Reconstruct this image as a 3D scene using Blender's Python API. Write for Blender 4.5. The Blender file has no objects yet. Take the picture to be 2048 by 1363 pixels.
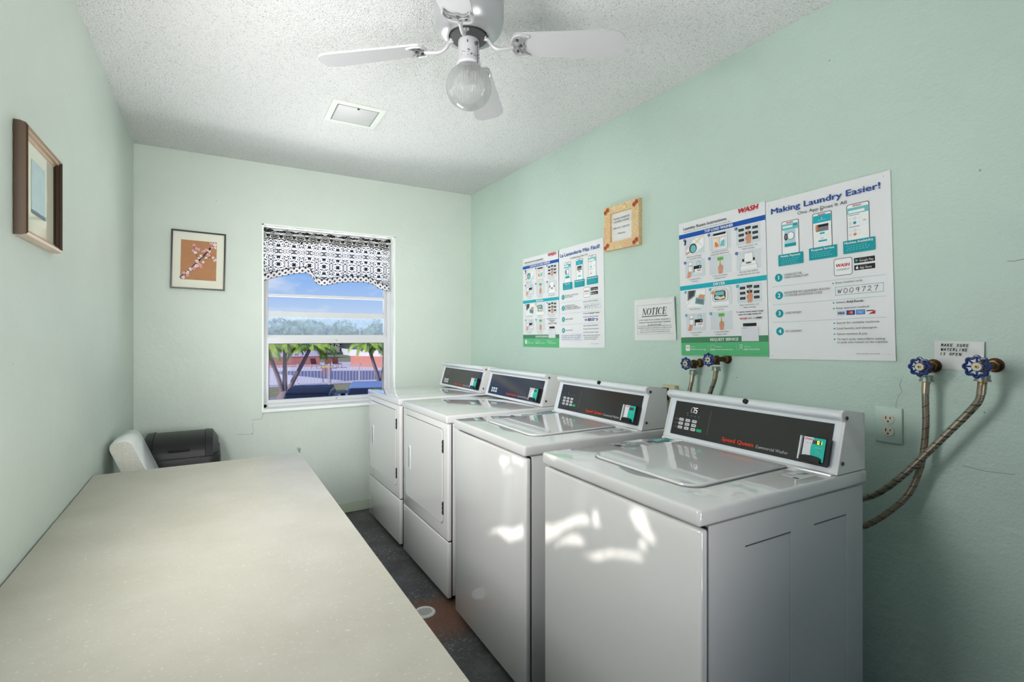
import bpy, bmesh, math, random
from mathutils import Vector, Matrix
random.seed(7)
R = math.radians
scene = bpy.context.scene
COL = scene.collection

# ------------------------------------------------------------------ camera
CAM_Z = 1.31
cam_data = bpy.data.cameras.new('camera')
cam = bpy.data.objects.new('camera', cam_data)
COL.objects.link(cam)
cam.location = (0, 0, CAM_Z)
cam.rotation_euler = (R(90), 0, R(-30.6))
cam_data.sensor_width = 36.0
cam_data.lens = 36.0 * 1015.0 / 2048.0
cam_data.shift_y = -0.0066
cam_data.clip_start = 0.02
cam_data.clip_end = 600
scene.camera = cam

# ------------------------------------------------------------------ exposure
vs = scene.view_settings
vs.view_transform = 'Standard'
vs.look = 'None'
vs.gamma = 1.0
vs.use_curve_mapping = False
vs.exposure = 0.13
cy = scene.cycles
cy.max_bounces = 10
cy.diffuse_bounces = 6
cy.glossy_bounces = 5
cy.transmission_bounces = 8
cy.transparent_max_bounces = 16
cy.caustics_reflective = False
cy.caustics_refractive = False
cy.sample_clamp_indirect = 6.0

# ------------------------------------------------------------------ node helpers
class NT:
    def __init__(self, tree):
        self.t = tree; self.n = tree.nodes; self.l = tree.links
    def new(self, kind, **kw):
        nd = self.n.new(kind)
        for k, v in kw.items():
            if k == 'inputs':
                for i, val in v.items():
                    if isinstance(val, bpy.types.NodeSocket): self.l.new(val, nd.inputs[i])
                    else: nd.inputs[i].default_value = val
            else: setattr(nd, k, v)
        return nd
    def math(self, op, a, b=None, c=None, clamp=False):
        nd = self.n.new('ShaderNodeMath'); nd.operation = op; nd.use_clamp = clamp
        for i, v in enumerate((a, b, c)):
            if v is None: continue
            if isinstance(v, bpy.types.NodeSocket): self.l.new(v, nd.inputs[i])
            else: nd.inputs[i].default_value = v
        return nd.outputs[0]
    def ramp(self, fac, stops, interp='LINEAR'):
        nd = self.n.new('ShaderNodeValToRGB'); nd.color_ramp.interpolation = interp
        el = nd.color_ramp.elements
        while len(el) > 1: el.remove(el[-1])
        el[0].position = stops[0][0]; el[0].color = rgba(stops[0][1])
        for p, c in stops[1:]:
            e = el.new(p); e.color = rgba(c)
        self.l.new(fac, nd.inputs[0]); return nd.outputs[0]
    def mix(self, fac, a, b, blend='MIX'):
        nd = self.n.new('ShaderNodeMix'); nd.data_type = 'RGBA'; nd.blend_type = blend
        for i, v in ((0, fac), (6, a), (7, b)):
            if isinstance(v, bpy.types.NodeSocket): self.l.new(v, nd.inputs[i])
            elif i == 0: nd.inputs[0].default_value = v
            else: nd.inputs[i].default_value = rgba(v)
        return nd.outputs[2]
    def noise(self, scale, detail=3, rough=.55, vec=None, dist=0):
        nd = self.n.new('ShaderNodeTexNoise')
        nd.inputs['Scale'].default_value = scale; nd.inputs['Detail'].default_value = detail
        nd.inputs['Roughness'].default_value = rough; nd.inputs['Distortion'].default_value = dist
        if vec is not None: self.l.new(vec, nd.inputs['Vector'])
        return nd.outputs[0]

def rgba(c):
    if isinstance(c, (int, float)): return (c, c, c, 1)
    return tuple(c) if len(c) == 4 else (c[0], c[1], c[2], 1)
def lin(r, g, b):                       # 0-255 sRGB to linear
    f = lambda x: (x/255/12.92) if x/255 <= .04045 else ((x/255+.055)/1.055)**2.4
    return (f(r), f(g), f(b))

MATS = {}
def mat(name, color=(.5,.5,.5), rough=.5, metal=0.0, spec=.5, coat=0.0, coat_rough=.05, var=.05, vscale=6.0,
        bump=0.0, bscale=80.0, trans=0.0, ior=1.45, emit=None, estr=0.0, sss=0.0, alpha=1.0):
    if name in MATS: return MATS[name]
    m = bpy.data.materials.new(name); m.use_nodes = True
    t = NT(m.node_tree); b = t.n['Principled BSDF']
    tc = t.new('ShaderNodeTexCoord').outputs['Object']
    if var > 0:
        f = t.noise(vscale, 4, .6, tc)
        f2 = t.math('MULTIPLY_ADD', f, 2*var, 1-var)
        hsv = t.new('ShaderNodeHueSaturation'); hsv.inputs['Color'].default_value = rgba(color)
        t.l.new(f2, hsv.inputs['Value']); t.l.new(hsv.outputs[0], b.inputs['Base Color'])
    else: b.inputs['Base Color'].default_value = rgba(color)
    b.inputs['Roughness'].default_value = rough
    b.inputs['Metallic'].default_value = metal
    b.inputs['Specular IOR Level'].default_value = spec
    b.inputs['Coat Weight'].default_value = coat
    b.inputs['Coat Roughness'].default_value = coat_rough
    b.inputs['Transmission Weight'].default_value = trans
    b.inputs['IOR'].default_value = ior
    b.inputs['Alpha'].default_value = alpha
    if emit is not None:
        b.inputs['Emission Color'].default_value = rgba(emit); b.inputs['Emission Strength'].default_value = estr
    if bump > 0:
        bp = t.new('ShaderNodeBump'); bp.inputs['Strength'].default_value = bump; bp.inputs['Distance'].default_value = .01
        t.l.new(t.noise(bscale, 3, .6, tc), bp.inputs['Height']); t.l.new(bp.outputs[0], b.inputs['Normal'])
    MATS[name] = m; return m

# ------------------------------------------------------------------ world: blue sky with soft clouds
w = bpy.data.worlds.new('sky'); scene.world = w; w.use_nodes = True
t = NT(w.node_tree)
bg = t.n['Background']
tc = t.new('ShaderNodeTexCoord').outputs['Generated']
sep = t.new('ShaderNodeSeparateXYZ'); t.l.new(tc, sep.inputs[0])
z = sep.outputs['Z']
grad = t.ramp(z, [(0.0, lin(225,235,250)), (.05, lin(186,212,250)), (.13, lin(120,176,250)), (.25, lin(84,148,243)), (.6, lin(60,120,225))])
mp = t.new('ShaderNodeMapping'); mp.inputs['Scale'].default_value = (1.3, 1.3, 4.5); mp.inputs['Location'].default_value = (.35, .1, .2)
t.l.new(tc, mp.inputs[0])
cl = t.noise(3.2, 7, .58, mp.outputs[0], .3)
cm = t.ramp(cl, [(.5, 0.0), (.68, 1.0)])
cm2 = t.math('MULTIPLY', cm, .8)
skyc = t.mix(cm2, grad, lin(238,242,250))
t.l.new(skyc, bg.inputs['Color'])
bg.inputs['Strength'].default_value = 0.88

# ------------------------------------------------------------------ sun (low, from the left of the building; lights the yard)
sd = bpy.data.lights.new('sun', 'SUN'); sd.energy = 3.8; sd.angle = R(.5); sd.color = (1, .95, .88)
sun = bpy.data.objects.new('sun', sd); COL.objects.link(sun)
sun.rotation_euler = Vector((1, .28, -.62)).to_track_quat('-Z', 'Y').to_euler()

def area(name, loc, direction, sx, sy, power, color=(1,1,1), spread=180):
    d = bpy.data.lights.new(name, 'AREA'); d.shape = 'RECTANGLE'; d.size = sx; d.size_y = sy
    d.energy = power; d.color = color; d.spread = R(spread)
    o = bpy.data.objects.new(name, d); COL.objects.link(o); o.location = loc
    o.rotation_euler = Vector(direction).to_track_quat('-Z', 'Y').to_euler(); return o
def bulb(name, loc, power, radius, color=(1,1,1)):
    d = bpy.data.lights.new(name, 'POINT'); d.energy = power; d.shadow_soft_size = radius; d.color = color
    o = bpy.data.objects.new(name, d); COL.objects.link(o); o.location = loc; return o
# added fill lamps: outside the made-up left opening, at the made-up doorway behind the camera,
# and hidden below the sill of the far window
area('fill_left_opening', (-.56, 1.22, 1.62), (1, .40, -.06), .56, .80, 21, (1.0, .985, .97))
area('fill_left_opening_far', (-.80, .62, 1.64), (.34, .94, -.12), .95, .8, 34, (1.0, .98, .965), 92)
area('fill_behind_camera', (.80, -1.22, 1.10), (-.33, .92, .10), .7, 1.2, 10, (1, .985, .97), 60)
area('fill_ceiling_uplight', (.72, -1.20, .50), (.12, .74, .78), .5, .8, 6, (1, .985, .975), 72)
area('fill_below_far_window', (.80, 4.75, .25), (-.36, -.88, .34), 1.5, .9, 175, (1.0, .98, .965))

# ------------------------------------------------------------------ mesh builder
class MB:
    def __init__(self): self.v = []; self.f = []; self.m = []; self.mats = []; self.smooth = []
    def slot(self, material):
        if material not in self.mats: self.mats.append(material)
        return self.mats.index(material)
    def add(self, verts, faces, material=None, smooth=False):
        o = len(self.v); self.v += [tuple(p) for p in verts]
        s = self.slot(material) if material is not None else 0
        for f in faces:
            self.f.append(tuple(i+o for i in f)); self.m.append(s); self.smooth.append(smooth)
        return self
    def bm(self, b, material=None, smooth=False, M=None):
        b.verts.index_update()
        self.add([(M @ v.co) if M else v.co for v in b.verts], [[v.index for v in f.verts] for f in b.faces], material, smooth)
        b.free(); return self
    def box(self, x0, x1, y0, y1, z0, z1, material=None, bevel=0.0, seg=2, M=None, smooth=None):
        b = bmesh.new()
        bmesh.ops.create_cube(b, size=1.0)
        for v in b.verts:
            v.co = Vector(((x0+x1)/2 + v.co.x*(x1-x0), (y0+y1)/2 + v.co.y*(y1-y0), (z0+z1)/2 + v.co.z*(z1-z0)))
        if bevel > 0:
            bmesh.ops.bevel(b, geom=list(b.edges), offset=bevel, segments=seg, profile=.5, affect='EDGES')
        return self.bm(b, material, bevel > 0 if smooth is None else smooth, M)
    def cyl(self, p0, p1, r0, r1=None, n=20, material=None, cap=True, smooth=True):
        r1 = r0 if r1 is None else r1
        p0 = Vector(p0); p1 = Vector(p1); d = (p1-p0).normalized()
        a = d.orthogonal().normalized(); b = d.cross(a)
        vs_ = []
        for p, r in ((p0, r0), (p1, r1)):
            for i in range(n):
                an = 2*math.pi*i/n; vs_.append(p + (a*math.cos(an) + b*math.sin(an))*r)
        fs = [(i, (i+1) % n, n+(i+1) % n, n+i) for i in range(n)]
        if cap: fs += [tuple(range(n-1, -1, -1)), tuple(range(n, 2*n))]
        self.add(vs_, fs, material, smooth)
        return self
    def tube(self, pts, r, n=10, material=None, cap=True, smooth=True):
        pts = [Vector(p) for p in pts]; rr = r if isinstance(r, (list, tuple)) else [r]*len(pts)
        up = None; vs_ = []
        for i, p in enumerate(pts):
            d = (pts[min(i+1, len(pts)-1)] - pts[max(i-1, 0)]).normalized()
            if up is None: up = d.orthogonal().normalized()
            else:
                up = (up - d*up.dot(d))
                up = up.normalized() if up.length > 1e-6 else d.orthogonal().normalized()
            b = d.cross(up)
            for k in range(n):
                an = 2*math.pi*k/n; vs_.append(p + (up*math.cos(an)+b*math.sin(an))*rr[i])
        fs = []
        for i in range(len(pts)-1):
            for k in range(n): fs.append((i*n+k, i*n+(k+1) % n, (i+1)*n+(k+1) % n, (i+1)*n+k))
        self.add(vs_, fs, material, smooth)
        if cap:
            self.add(vs_[:n], [tuple(range(n-1, -1, -1))], material); self.add(vs_[-n:], [tuple(range(n))], material)
        return self
    def lathe(self, prof, c=(0,0,0), n=32, material=None, smooth=True, rib=0.0, ribs=0):
        vs_ = []
        for r, zz in prof:
            for i in range(n):
                an = 2*math.pi*i/n; rr = r*(1 + (rib*math.cos(an*ribs) if ribs else 0))
                vs_.append((c[0]+rr*math.cos(an), c[1]+rr*math.sin(an), c[2]+zz))
        fs = []
        for j in range(len(prof)-1):
            for i in range(n): fs.append((j*n+i, j*n+(i+1) % n, (j+1)*n+(i+1) % n, (j+1)*n+i))
        return self.add(vs_, fs, material, smooth)
    def prism(self, pts, h0, h1, axis='Z', material=None, smooth=False):
        def P(a, b, h): return {'Z': (a, b, h), 'Y': (a, h, b), 'X': (h, a, b)}[axis]
        n = len(pts)
        vs_ = [P(a, b, h0) for a, b in pts] + [P(a, b, h1) for a, b in pts]
        fs = [tuple(range(n-1, -1, -1)), tuple(range(n, 2*n))]
        self.add(vs_, fs + [(i, (i+1) % n, n+(i+1) % n, n+i) for i in range(n)], material, smooth)
        return self
    def build(self, name, material=None, parent=None, loc=None, fix=True):
        me = bpy.data.meshes.new(name)
        me.from_pydata(self.v, [], self.f)
        ms = self.mats if self.mats else [material or mat('plain_grey')]
        if material is not None and not self.mats: ms = [material]
        for m_ in ms: me.materials.append(m_)
        me.polygons.foreach_set('material_index', self.m)
        me.polygons.foreach_set('use_smooth', self.smooth)
        if fix:
            b = bmesh.new(); b.from_mesh(me)
            bmesh.ops.recalc_face_normals(b, faces=b.faces)
            b.to_mesh(me); b.free()
            try: me.set_sharp_from_angle(angle=R(38))
            except Exception: pass
        me.update()
        o = bpy.data.objects.new(name, me); COL.objects.link(o)
        if loc is not None: o.location = loc
        if parent is not None: o.parent = parent
        return o

def empty(name, loc=(0,0,0), rz=0.0, label=None, cat=None, group=None):
    o = bpy.data.objects.new(name, None); COL.objects.link(o)
    o.empty_display_size = .05; o.location = loc; o.rotation_euler = (0, 0, rz)
    if label: o['label'] = label
    if cat: o['category'] = cat
    if group: o['group'] = group
    return o
def tag(o, label=None, cat=None, group=None, kind=None):
    if label: o['label'] = label
    if cat: o['category'] = cat
    if group: o['group'] = group
    if kind: o['kind'] = kind
    return o
def struct(o, label=None):
    o['kind'] = 'structure'
    if label: o['label'] = label
    return o

# ------------------------------------------------------------------ flat printing: text, bars and strokes on a plane
_tc = {}
def text2d(s, bold=0.0):
    key = s
    if key in _tc: return _tc[key]
    cu = bpy.data.curves.new('lettering', 'FONT'); cu.body = s; cu.size = 1.0; cu.resolution_u = 2
    ob = bpy.data.objects.new('lettering', cu)
    me = ob.to_mesh()
    v = [(p.co.x, p.co.y) for p in me.vertices]; f = [tuple(p.vertices) for p in me.polygons]
    ob.to_mesh_clear(); bpy.data.objects.remove(ob); bpy.data.curves.remove(cu)
    _tc[key] = (v, f); return v, f

CAP = .682
class Plane:
    """a flat sheet: P(s, t, h) = origin + s*es + t*et + h*en"""
    def __init__(self, o, es, et):
        self.o = Vector(o); self.es = Vector(es).normalized(); self.et = Vector(et).normalized()
        self.en = self.es.cross(self.et)
    def P(self, s, t_, h=0.0): return self.o + self.es*s + self.et*t_ + self.en*h

class Print(MB):
    def __init__(self, plane, h=.0006): super().__init__(); self.pl = plane; self.h = h
    def poly(self, pts, m, h=None):
        h = self.h if h is None else h
        self.add([self.pl.P(a, b, h) for a, b in pts], [tuple(range(len(pts)))], m)
    def rect(self, s0, t0, s1, t1, m, h=None): self.poly([(s0,t0),(s1,t0),(s1,t1),(s0,t1)], m, h)
    def rrect(self, s0, t0, s1, t1, r, m, h=None):
        pts = []
        for cx, cy_, a0 in ((s1-r, t0+r, -90), (s1-r, t1-r, 0), (s0+r, t1-r, 90), (s0+r, t0+r, 180)):
            for k in range(5): an = R(a0+k*22.5); pts.append((cx+r*math.cos(an), cy_+r*math.sin(an)))
        self.poly(pts, m, h)
    def disc(self, s, t_, r, m, h=None, n=20, ry=None):
        ry = ry or r
        self.poly([(s+r*math.cos(2*math.pi*i/n), t_+ry*math.sin(2*math.pi*i/n)) for i in range(n)], m, h)
    def stroke(self, pts, wd, m, h=None):
        for (a, b), (c, d) in zip(pts, pts[1:]):
            L = math.hypot(c-a, d-b)
            if L < 1e-9: continue
            nx, ny = -(d-b)/L*wd/2, (c-a)/L*wd/2; ex, ey = (c-a)/L*wd*.4, (d-b)/L*wd*.4
            self.poly([(a+nx-ex, b+ny-ey), (a-nx-ex, b-ny-ey), (c-nx+ex, d-ny+ey), (c+nx+ex, d+ny+ey)], m, h)
    def frame(self, s0, t0, s1, t1, wd, m, h=None):
        self.stroke([(s0,t0),(s1,t0),(s1,t1),(s0,t1),(s0,t0)], wd, m, h)
    def text(self, s, x, y, hgt, m, width=None, bold=0.0, shear=0.0, align='L', h=None):
        """x,y: baseline start (or centre); hgt: cap height; width: total width to fit"""
        v, f = text2d(s, bold)
        if not v: return
        xs = [p[0] for p in v]; x0, x1 = min(xs), max(xs)
        sy = hgt/CAP; sx = sy if width is None else width/max(x1-x0, 1e-6)
        off = x - x0*sx if align == 'L' else x - (x0+x1)/2*sx
        h = self.h*1.7 if h is None else h
        # heavier weights: the letter shapes laid down again a hair apart
        w_ = bold*sy*.9
        for q, (dx, dy) in enumerate(((0, 0),) if bold <= 0 else ((-w_, 0), (w_, 0), (0, w_*.6), (0, -w_*.6))):
            self.add([self.pl.P(off + dx + p[0]*sx + p[1]*sy*shear, y + dy + p[1]*sy, h + q*.00008) for p in v], f, m)
    def dashes(self, s0, s1, t_, n, m, wd=.0008, h=None):
        st = (s1-s0)/n
        for i in range(n): self.rect(s0+i*st, t_-wd/2, s0+i*st+st*.55, t_+wd/2, m, h)

def flat(name, color, rough=.55): return mat(name, color, rough=rough, spec=.3, var=.03, vscale=30)
WHITE = mat('poster_white', lin(226,228,230), rough=.28, spec=.4, var=.02, vscale=5)
C_BLUE = flat('ink_blue', lin(20,84,170)); C_TEAL = flat('ink_teal', lin(10,152,160)); C_TEALB = flat('ink_bright_teal', lin(24,170,184))
C_DBLUE = flat('ink_dark_blue', lin(22,70,150)); C_RED = flat('ink_red', lin(196,30,44)); C_BLACK = flat('ink_black', lin(28,28,30))
C_GREY = flat('ink_grey', lin(120,124,128)); C_LGREY = flat('ink_light_grey', lin(196,202,208)); C_WHITE = flat('ink_white', lin(236,238,238))
C_DG = flat('ink_dark_green', lin(70,134,96)); C_G = flat('ink_green', lin(90,182,124)); C_SKIN = flat('ink_skin', lin(206,150,118))
C_LG = flat('ink_lime_green', lin(110,190,90)); C_LB = flat('ink_pale_blue', lin(176,208,220)); C_OR = flat('ink_orange', lin(222,130,60))
C_PTEAL = flat('ink_pale_teal', lin(110,190,192)); C_CREAM = flat('ink_cream', lin(232,214,180)); C_DGREY = flat('ink_dark_grey', lin(70,74,78))
# ================================================================== ROOM
XL, XR, YB, YF, ZC = -.411, 1.873, 3.838, -1.15, 2.474
def wall_material(name, col, bumpy=.25):
    m = bpy.data.materials.new(name); m.use_nodes = True; t = NT(m.node_tree); b = t.n['Principled BSDF']
    tc = t.new('ShaderNodeTexCoord').outputs['Object']
    f = t.noise(1.3, 5, .6, tc)
    c = t.ramp(f, [(.3, tuple(x*.95 for x in col)), (.7, tuple(min(1, x*1.04) for x in col))])
    # small dark nicks in the paint
    vo = t.new('ShaderNodeTexVoronoi'); vo.inputs['Scale'].default_value = 5.5; t.l.new(tc, vo.inputs['Vector'])
    nick = t.math('LESS_THAN', vo.outputs['Distance'], .018)
    c2 = t.mix(t.math('MULTIPLY', nick, .55), c, (.09,.12,.1))
    t.l.new(c2, b.inputs['Base Color'])
    b.inputs['Roughness'].default_value = .42; b.inputs['Specular IOR Level'].default_value = .35
    n1 = t.noise(9, 6, .65, tc); n2 = t.noise(120, 3, .6, tc)
    patch = t.ramp(t.noise(2.6, 4, .6, tc), [(.46, 0.0), (.5, 1.0)])
    hsum = t.math('ADD', t.math('MULTIPLY', n1, 1.1), t.math('ADD', t.math('MULTIPLY', n2, .25), t.math('MULTIPLY', patch, .18)))
    bp = t.new('ShaderNodeBump'); bp.inputs['Strength'].default_value = bumpy; bp.inputs['Distance'].default_value = .012
    t.l.new(hsum, bp.inputs['Height']); t.l.new(bp.outputs[0], b.inputs['Normal'])
    return m
MINT = lin(201,211,202)
M_WALL = wall_material('mint_wall_paint', MINT, .22)
M_WALLR = wall_material('mint_wall_paint_patched_dim', lin(189,210,199), .42)  # same paint, colour deepened to carry this wall's dimmer light

# ceiling: sprayed popcorn texture
mc = bpy.data.materials.new('popcorn_ceiling'); mc.use_nodes = True; t = NT(mc.node_tree); b = t.n['Principled BSDF']
tc = t.new('ShaderNodeTexCoord').outputs['Object']
vo = t.new('ShaderNodeTexVoronoi'); vo.inputs['Scale'].default_value = 150; vo.inputs['Randomness'].default_value = 1; t.l.new(tc, vo.inputs['Vector'])
n1 = t.noise(210, 3, .6, tc); n2 = t.noise(80, 3, .6, tc)
hh = t.math('ADD', t.math('MULTIPLY', t.math('SUBTRACT', 1.0, vo.outputs['Distance']), .8), t.math('ADD', t.math('MULTIPLY', n1, 1.1), t.math('MULTIPLY', n2, .7)))
bp = t.new('ShaderNodeBump'); bp.inputs['Strength'].default_value = 1.0; bp.inputs['Distance'].default_value = .007
t.l.new(hh, bp.inputs['Height']); t.l.new(bp.outputs[0], b.inputs['Normal'])
pit = t.ramp(n1, [(.33, (.34,.34,.34)), (.40, (.87,.87,.865))])
t.l.new(pit, b.inputs['Base Color']); b.inputs['Roughness'].default_value = .95
M_CEIL = mc

# floor: worn dark painted concrete with rust around the drain
mf = bpy.data.materials.new('worn_concrete_floor'); mf.use_nodes = True; t = NT(mf.node_tree); b = t.n['Principled BSDF']
tc = t.new('ShaderNodeTexCoord').outputs['Object']
base = t.ramp(t.noise(7, 8, .65, tc), [(.3, lin(62,62,62)), (.55, lin(84,84,84)), (.75, lin(112,112,114))])
scuff = t.ramp(t.noise(60, 8, .75, tc), [(.52, 0.0), (.62, 1.0)])
area_m = t.ramp(t.noise(3.1, 3, .5, tc), [(.40, .12), (.58, 1.0)])
c = t.mix(t.math('MULTIPLY', t.math('MULTIPLY', scuff, area_m), .7), base, lin(168,166,168))
dist = t.new('ShaderNodeVectorMath', operation='DISTANCE'); t.l.new(tc, dist.inputs[0]); dist.inputs[1].default_value = (.90, 2.20, 0)
dn = t.math('ADD', dist.outputs['Value'], t.math('MULTIPLY', t.math('SUBTRACT', t.noise(14, 5, .6, tc), .5), .16))
rust = t.ramp(dn, [(.10, .8), (.23, 0.0)])
c = t.mix(rust, c, lin(128,84,60))
t.l.new(c, b.inputs['Base Color']); b.inputs['Roughness'].default_value = .55
bp = t.new('ShaderNodeBump'); bp.inputs['Strength'].default_value = .3; bp.inputs['Distance'].default_value = .004
t.l.new(t.noise(70, 5, .7, tc), bp.inputs['Height']); t.l.new(bp.outputs[0], b.inputs['Normal'])
M_FLOOR = mf

def wall_with_hole(axis, p0, p1, a0, a1, z0, z1, holes, m):
    """slab between p0..p1 on its thin axis, a0..a1 along, holes = [(a0,a1,z0,z1)]"""
    mb = MB()
    A = sorted({a0, a1} | {h[0] for h in holes} | {h[1] for h in holes}); Z = sorted({z0, z1} | {h[2] for h in holes} | {h[3] for h in holes})
    for i in range(len(A)-1):
        for j in range(len(Z)-1):
            ca, cz = (A[i]+A[i+1])/2, (Z[j]+Z[j+1])/2
            if any(h[0] < ca < h[1] and h[2] < cz < h[3] for h in holes): continue
            if axis == 'Y': mb.box(A[i], A[i+1], p0, p1, Z[j], Z[j+1], m)
            else: mb.box(p0, p1, A[i], A[i+1], Z[j], Z[j+1], m)
    return mb
WX0, WX1, WZ0, WZ1 = .294, 1.219, .793, 2.062
struct(wall_with_hole('Y', YB, YB+.20, XL-.2, XR+.2, 0, ZC, [(WX0, WX1, WZ0, WZ1)], M_WALL).build('wall_back', fix=False), 'mint green painted far wall holding the curtained window')
LW = (.30, 1.53, 1.24, 2.04)
struct(wall_with_hole('X', XL-.14, XL, YF, YB, 0, ZC, [LW], M_WALL).build('wall_left', fix=False), 'mint green wall beside the folding table')
struct(MB().box(XR, XR+.15, YF, YB, 0, ZC, M_WALLR).build('wall_right'), 'mint green wall behind the machines, with posters and water valves')
struct(wall_with_hole('Y', YF-.14, YF, XL-.2, XR+.2, 0, ZC, [(.45, 1.0, 0, 2.08)], mat('dark_unseen_wall', lin(86,66,50), rough=.6, var=.15)).build('wall_front', fix=False))  # unseen wall coloured dark to cut bounce; doorway added for light
struct(MB().box(XL-.14, XR+.15, YF-.14, YB+.2, ZC, ZC+.12, M_CEIL).build('ceiling'), 'white popcorn ceiling')
struct(MB().box(XL-.14, XR+.15, YF-.14, YB+.2, -.12, 0, M_FLOOR).build('floor'), 'worn dark grey concrete floor')
M_TRIM = mat('white_trim_paint', lin(214,220,210), rough=.45, var=.05, bump=.1, bscale=40)
M_BASE = mat('baseboard_paint', lin(196,206,186), rough=.5, var=.08, bump=.2, bscale=30)
struct(MB().box(XL+.013, XR-.013, YB-.013, YB, 0, .078, M_BASE, .003, 1).build('baseboard_back'), 'painted baseboard under the far window')
struct(MB().box(XL, XL+.013, YF, YB, 0, .078, M_BASE, .003, 1).build('baseboard_left'))
struct(MB().box(XR-.013, XR, YF, YB, 0, .078, M_BASE, .003, 1).build('baseboard_right'))
# casing of the unseen doorway added behind the camera
dj = MB()
dj.box(.37, .45, YF-.15, YF+.015, 0, 2.14, M_TRIM); dj.box(1.0, 1.08, YF-.15, YF+.015, 0, 2.14, M_TRIM); dj.box(.45, 1.0, YF-.15, YF+.015, 2.08, 2.14, M_TRIM)
struct(dj.build('trim_1'), 'casing of the added doorway behind the camera')

# hairline cracks and a plugged hole in the far wall
crk = MB(); pb = Plane((0, YB-.0006, 0), (1,0,0), (0,0,1))
pr = Print(pb, 0.0)
M_CRACK = mat('crack_line', lin(140,156,146), rough=.9)  # muted tone of the crack lines
pr.stroke([(.299,.79),(.300,.765),(.292,.733),(.262,.735),(.231,.731)], .0025, M_CRACK)
pr.stroke([(.242,.72),(.236,.69),(.243,.66),(.235,.639)], .0016, M_CRACK)
pr.stroke([(.235,.639),(.20,.638),(.141,.645)], .002, M_CRACK); pr.disc(.235,.639,.004, M_CRACK)
o = pr.build('wall_crack', fix=False); o.parent = bpy.data.objects['wall_back']
pw = Plane((XR-.0006, 0, 0), (0,-1,0), (0,0,1))
pr = Print(pw, 0.0)
def wl(y, z_): return (-y, z_)
pr.stroke([wl(.752,1.17),wl(.758,1.15),wl(.751,1.13),wl(.762,1.11),wl(.768,1.085),wl(.764,1.06)], .0012, M_CRACK)
pr.build('wall_crack', fix=False).parent = bpy.data.objects['wall_right']; pr = Print(pw, 0.0)
pr.stroke([wl(.60,.93),wl(.55,.925),wl(.49,.93)], .0018, M_CRACK)
pr.build('wall_crack', fix=False).parent = bpy.data.objects['wall_right']; pr = Print(pw, 0.0)
pr.stroke([wl(.505,1.51),wl(.49,1.508),wl(.47,1.512)], .0018, M_CRACK)
o = pr.build('wall_crack', fix=False); o.parent = bpy.data.objects['wall_right']

# ================================================================== FAR WINDOW (single hung, three lites above)
M_ALU = mat('white_aluminium', lin(202,204,207), rough=.35, spec=.5, var=.04, vscale=12)
M_REV = mat('painted_reveal', lin(236,240,236), rough=.5, var=.04)
mg = bpy.data.materials.new('window_glass'); mg.use_nodes = True; t = NT(mg.node_tree)
for n_ in list(t.n): t.n.remove(n_)
out = t.new('ShaderNodeOutputMaterial'); tr = t.new('ShaderNodeBsdfTransparent'); gl = t.new('ShaderNodeBsdfGlossy'); gl.inputs['Roughness'].default_value = .02
tr.inputs[0].default_value = (.97,.98,.98,1)
fr = t.new('ShaderNodeFresnel'); fr.inputs[0].default_value = 1.08
mx = t.new('ShaderNodeMixShader'); t.l.new(fr.outputs[0], mx.inputs[0]); t.l.new(tr.outputs[0], mx.inputs[1]); t.l.new(gl.outputs[0], mx.inputs[2]); t.l.new(mx.outputs[0], out.inputs[0])
M_GLASS = mg
mh = bpy.data.materials.new('hazy_blue_glass'); mh.use_nodes = True; t = NT(mh.node_tree)
for n_ in list(t.n): t.n.remove(n_)
out = t.new('ShaderNodeOutputMaterial'); tr = t.new('ShaderNodeBsdfTransparent'); tr.inputs[0].default_value = (.82,.90,.96,1)
df = t.new('ShaderNodeBsdfDiffuse'); df.inputs[0].default_value = rgba(lin(206,220,230))
tcm = t.new('ShaderNodeTexCoord').outputs['Object']
nf = t.ramp(t.noise(28, 6, .7, tcm), [(.3, .16), (.7, .42)])
mx = t.new('ShaderNodeMixShader'); t.l.new(nf, mx.inputs[0]); t.l.new(tr.outputs[0], mx.inputs[1]); t.l.new(df.outputs[0], mx.inputs[2]); t.l.new(mx.outputs[0], out.inputs[0])
M_HAZE = mh  # clear glass mixed with a mottled pale blue

win = struct(empty('window_1', ((WX0+WX1)/2, YB, WZ0)), 'white framed far window with three lites above a single pane')
def wpart(mb, name, m, parent=win):
    o = mb.build(name, m); o.parent = parent; o.matrix_parent_inverse = Matrix.Translation(-Vector(parent.location)) if parent is win else Matrix()
    return o
mb = MB()
e = .012
mb.box(WX0-.001, WX0+.010, YB-.004, YB+.155, WZ0, WZ1, M_REV); mb.box(WX1-.008, WX1+.001, YB-.004, YB+.155, WZ0, WZ1, M_REV)
mb.box(WX0, WX1, YB-.004, YB+.155, WZ1-.008, WZ1+.001, M_REV)
wpart(mb, 'reveal', M_REV)
mb = MB().box(WX0-.006, WX1+.006, YB-.022, YB+.155, WZ0-.016, WZ0+.006, M_REV, .004, 2)
wpart(mb, 'window_sill', M_REV)
FX0, FX1, FZ0, FZ1 = .304, 1.210, .799, 2.052
mb = MB()   # outer frame with track ridges
mb.box(FX0, FX0+.026, YB+.085, YB+.150, FZ0, FZ1, M_ALU, .002, 1); mb.box(FX1-.026, FX1, YB+.085, YB+.150, FZ0, FZ1, M_ALU, .002, 1)
mb.box(FX0, FX1, YB+.085, YB+.150, FZ1-.03, FZ1, M_ALU, .002, 1); mb.box(FX0, FX1, YB+.085, YB+.150, FZ0, FZ0+.022, M_ALU, .002, 1)
mb.box(FX0+.026, FX0+.030, YB+.085, YB+.100, FZ0, FZ1, M_ALU); mb.box(FX1-.030, FX1-.026, YB+.085, YB+.100, FZ0, FZ1, M_ALU)
wpart(mb, 'frame', M_ALU)
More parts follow.
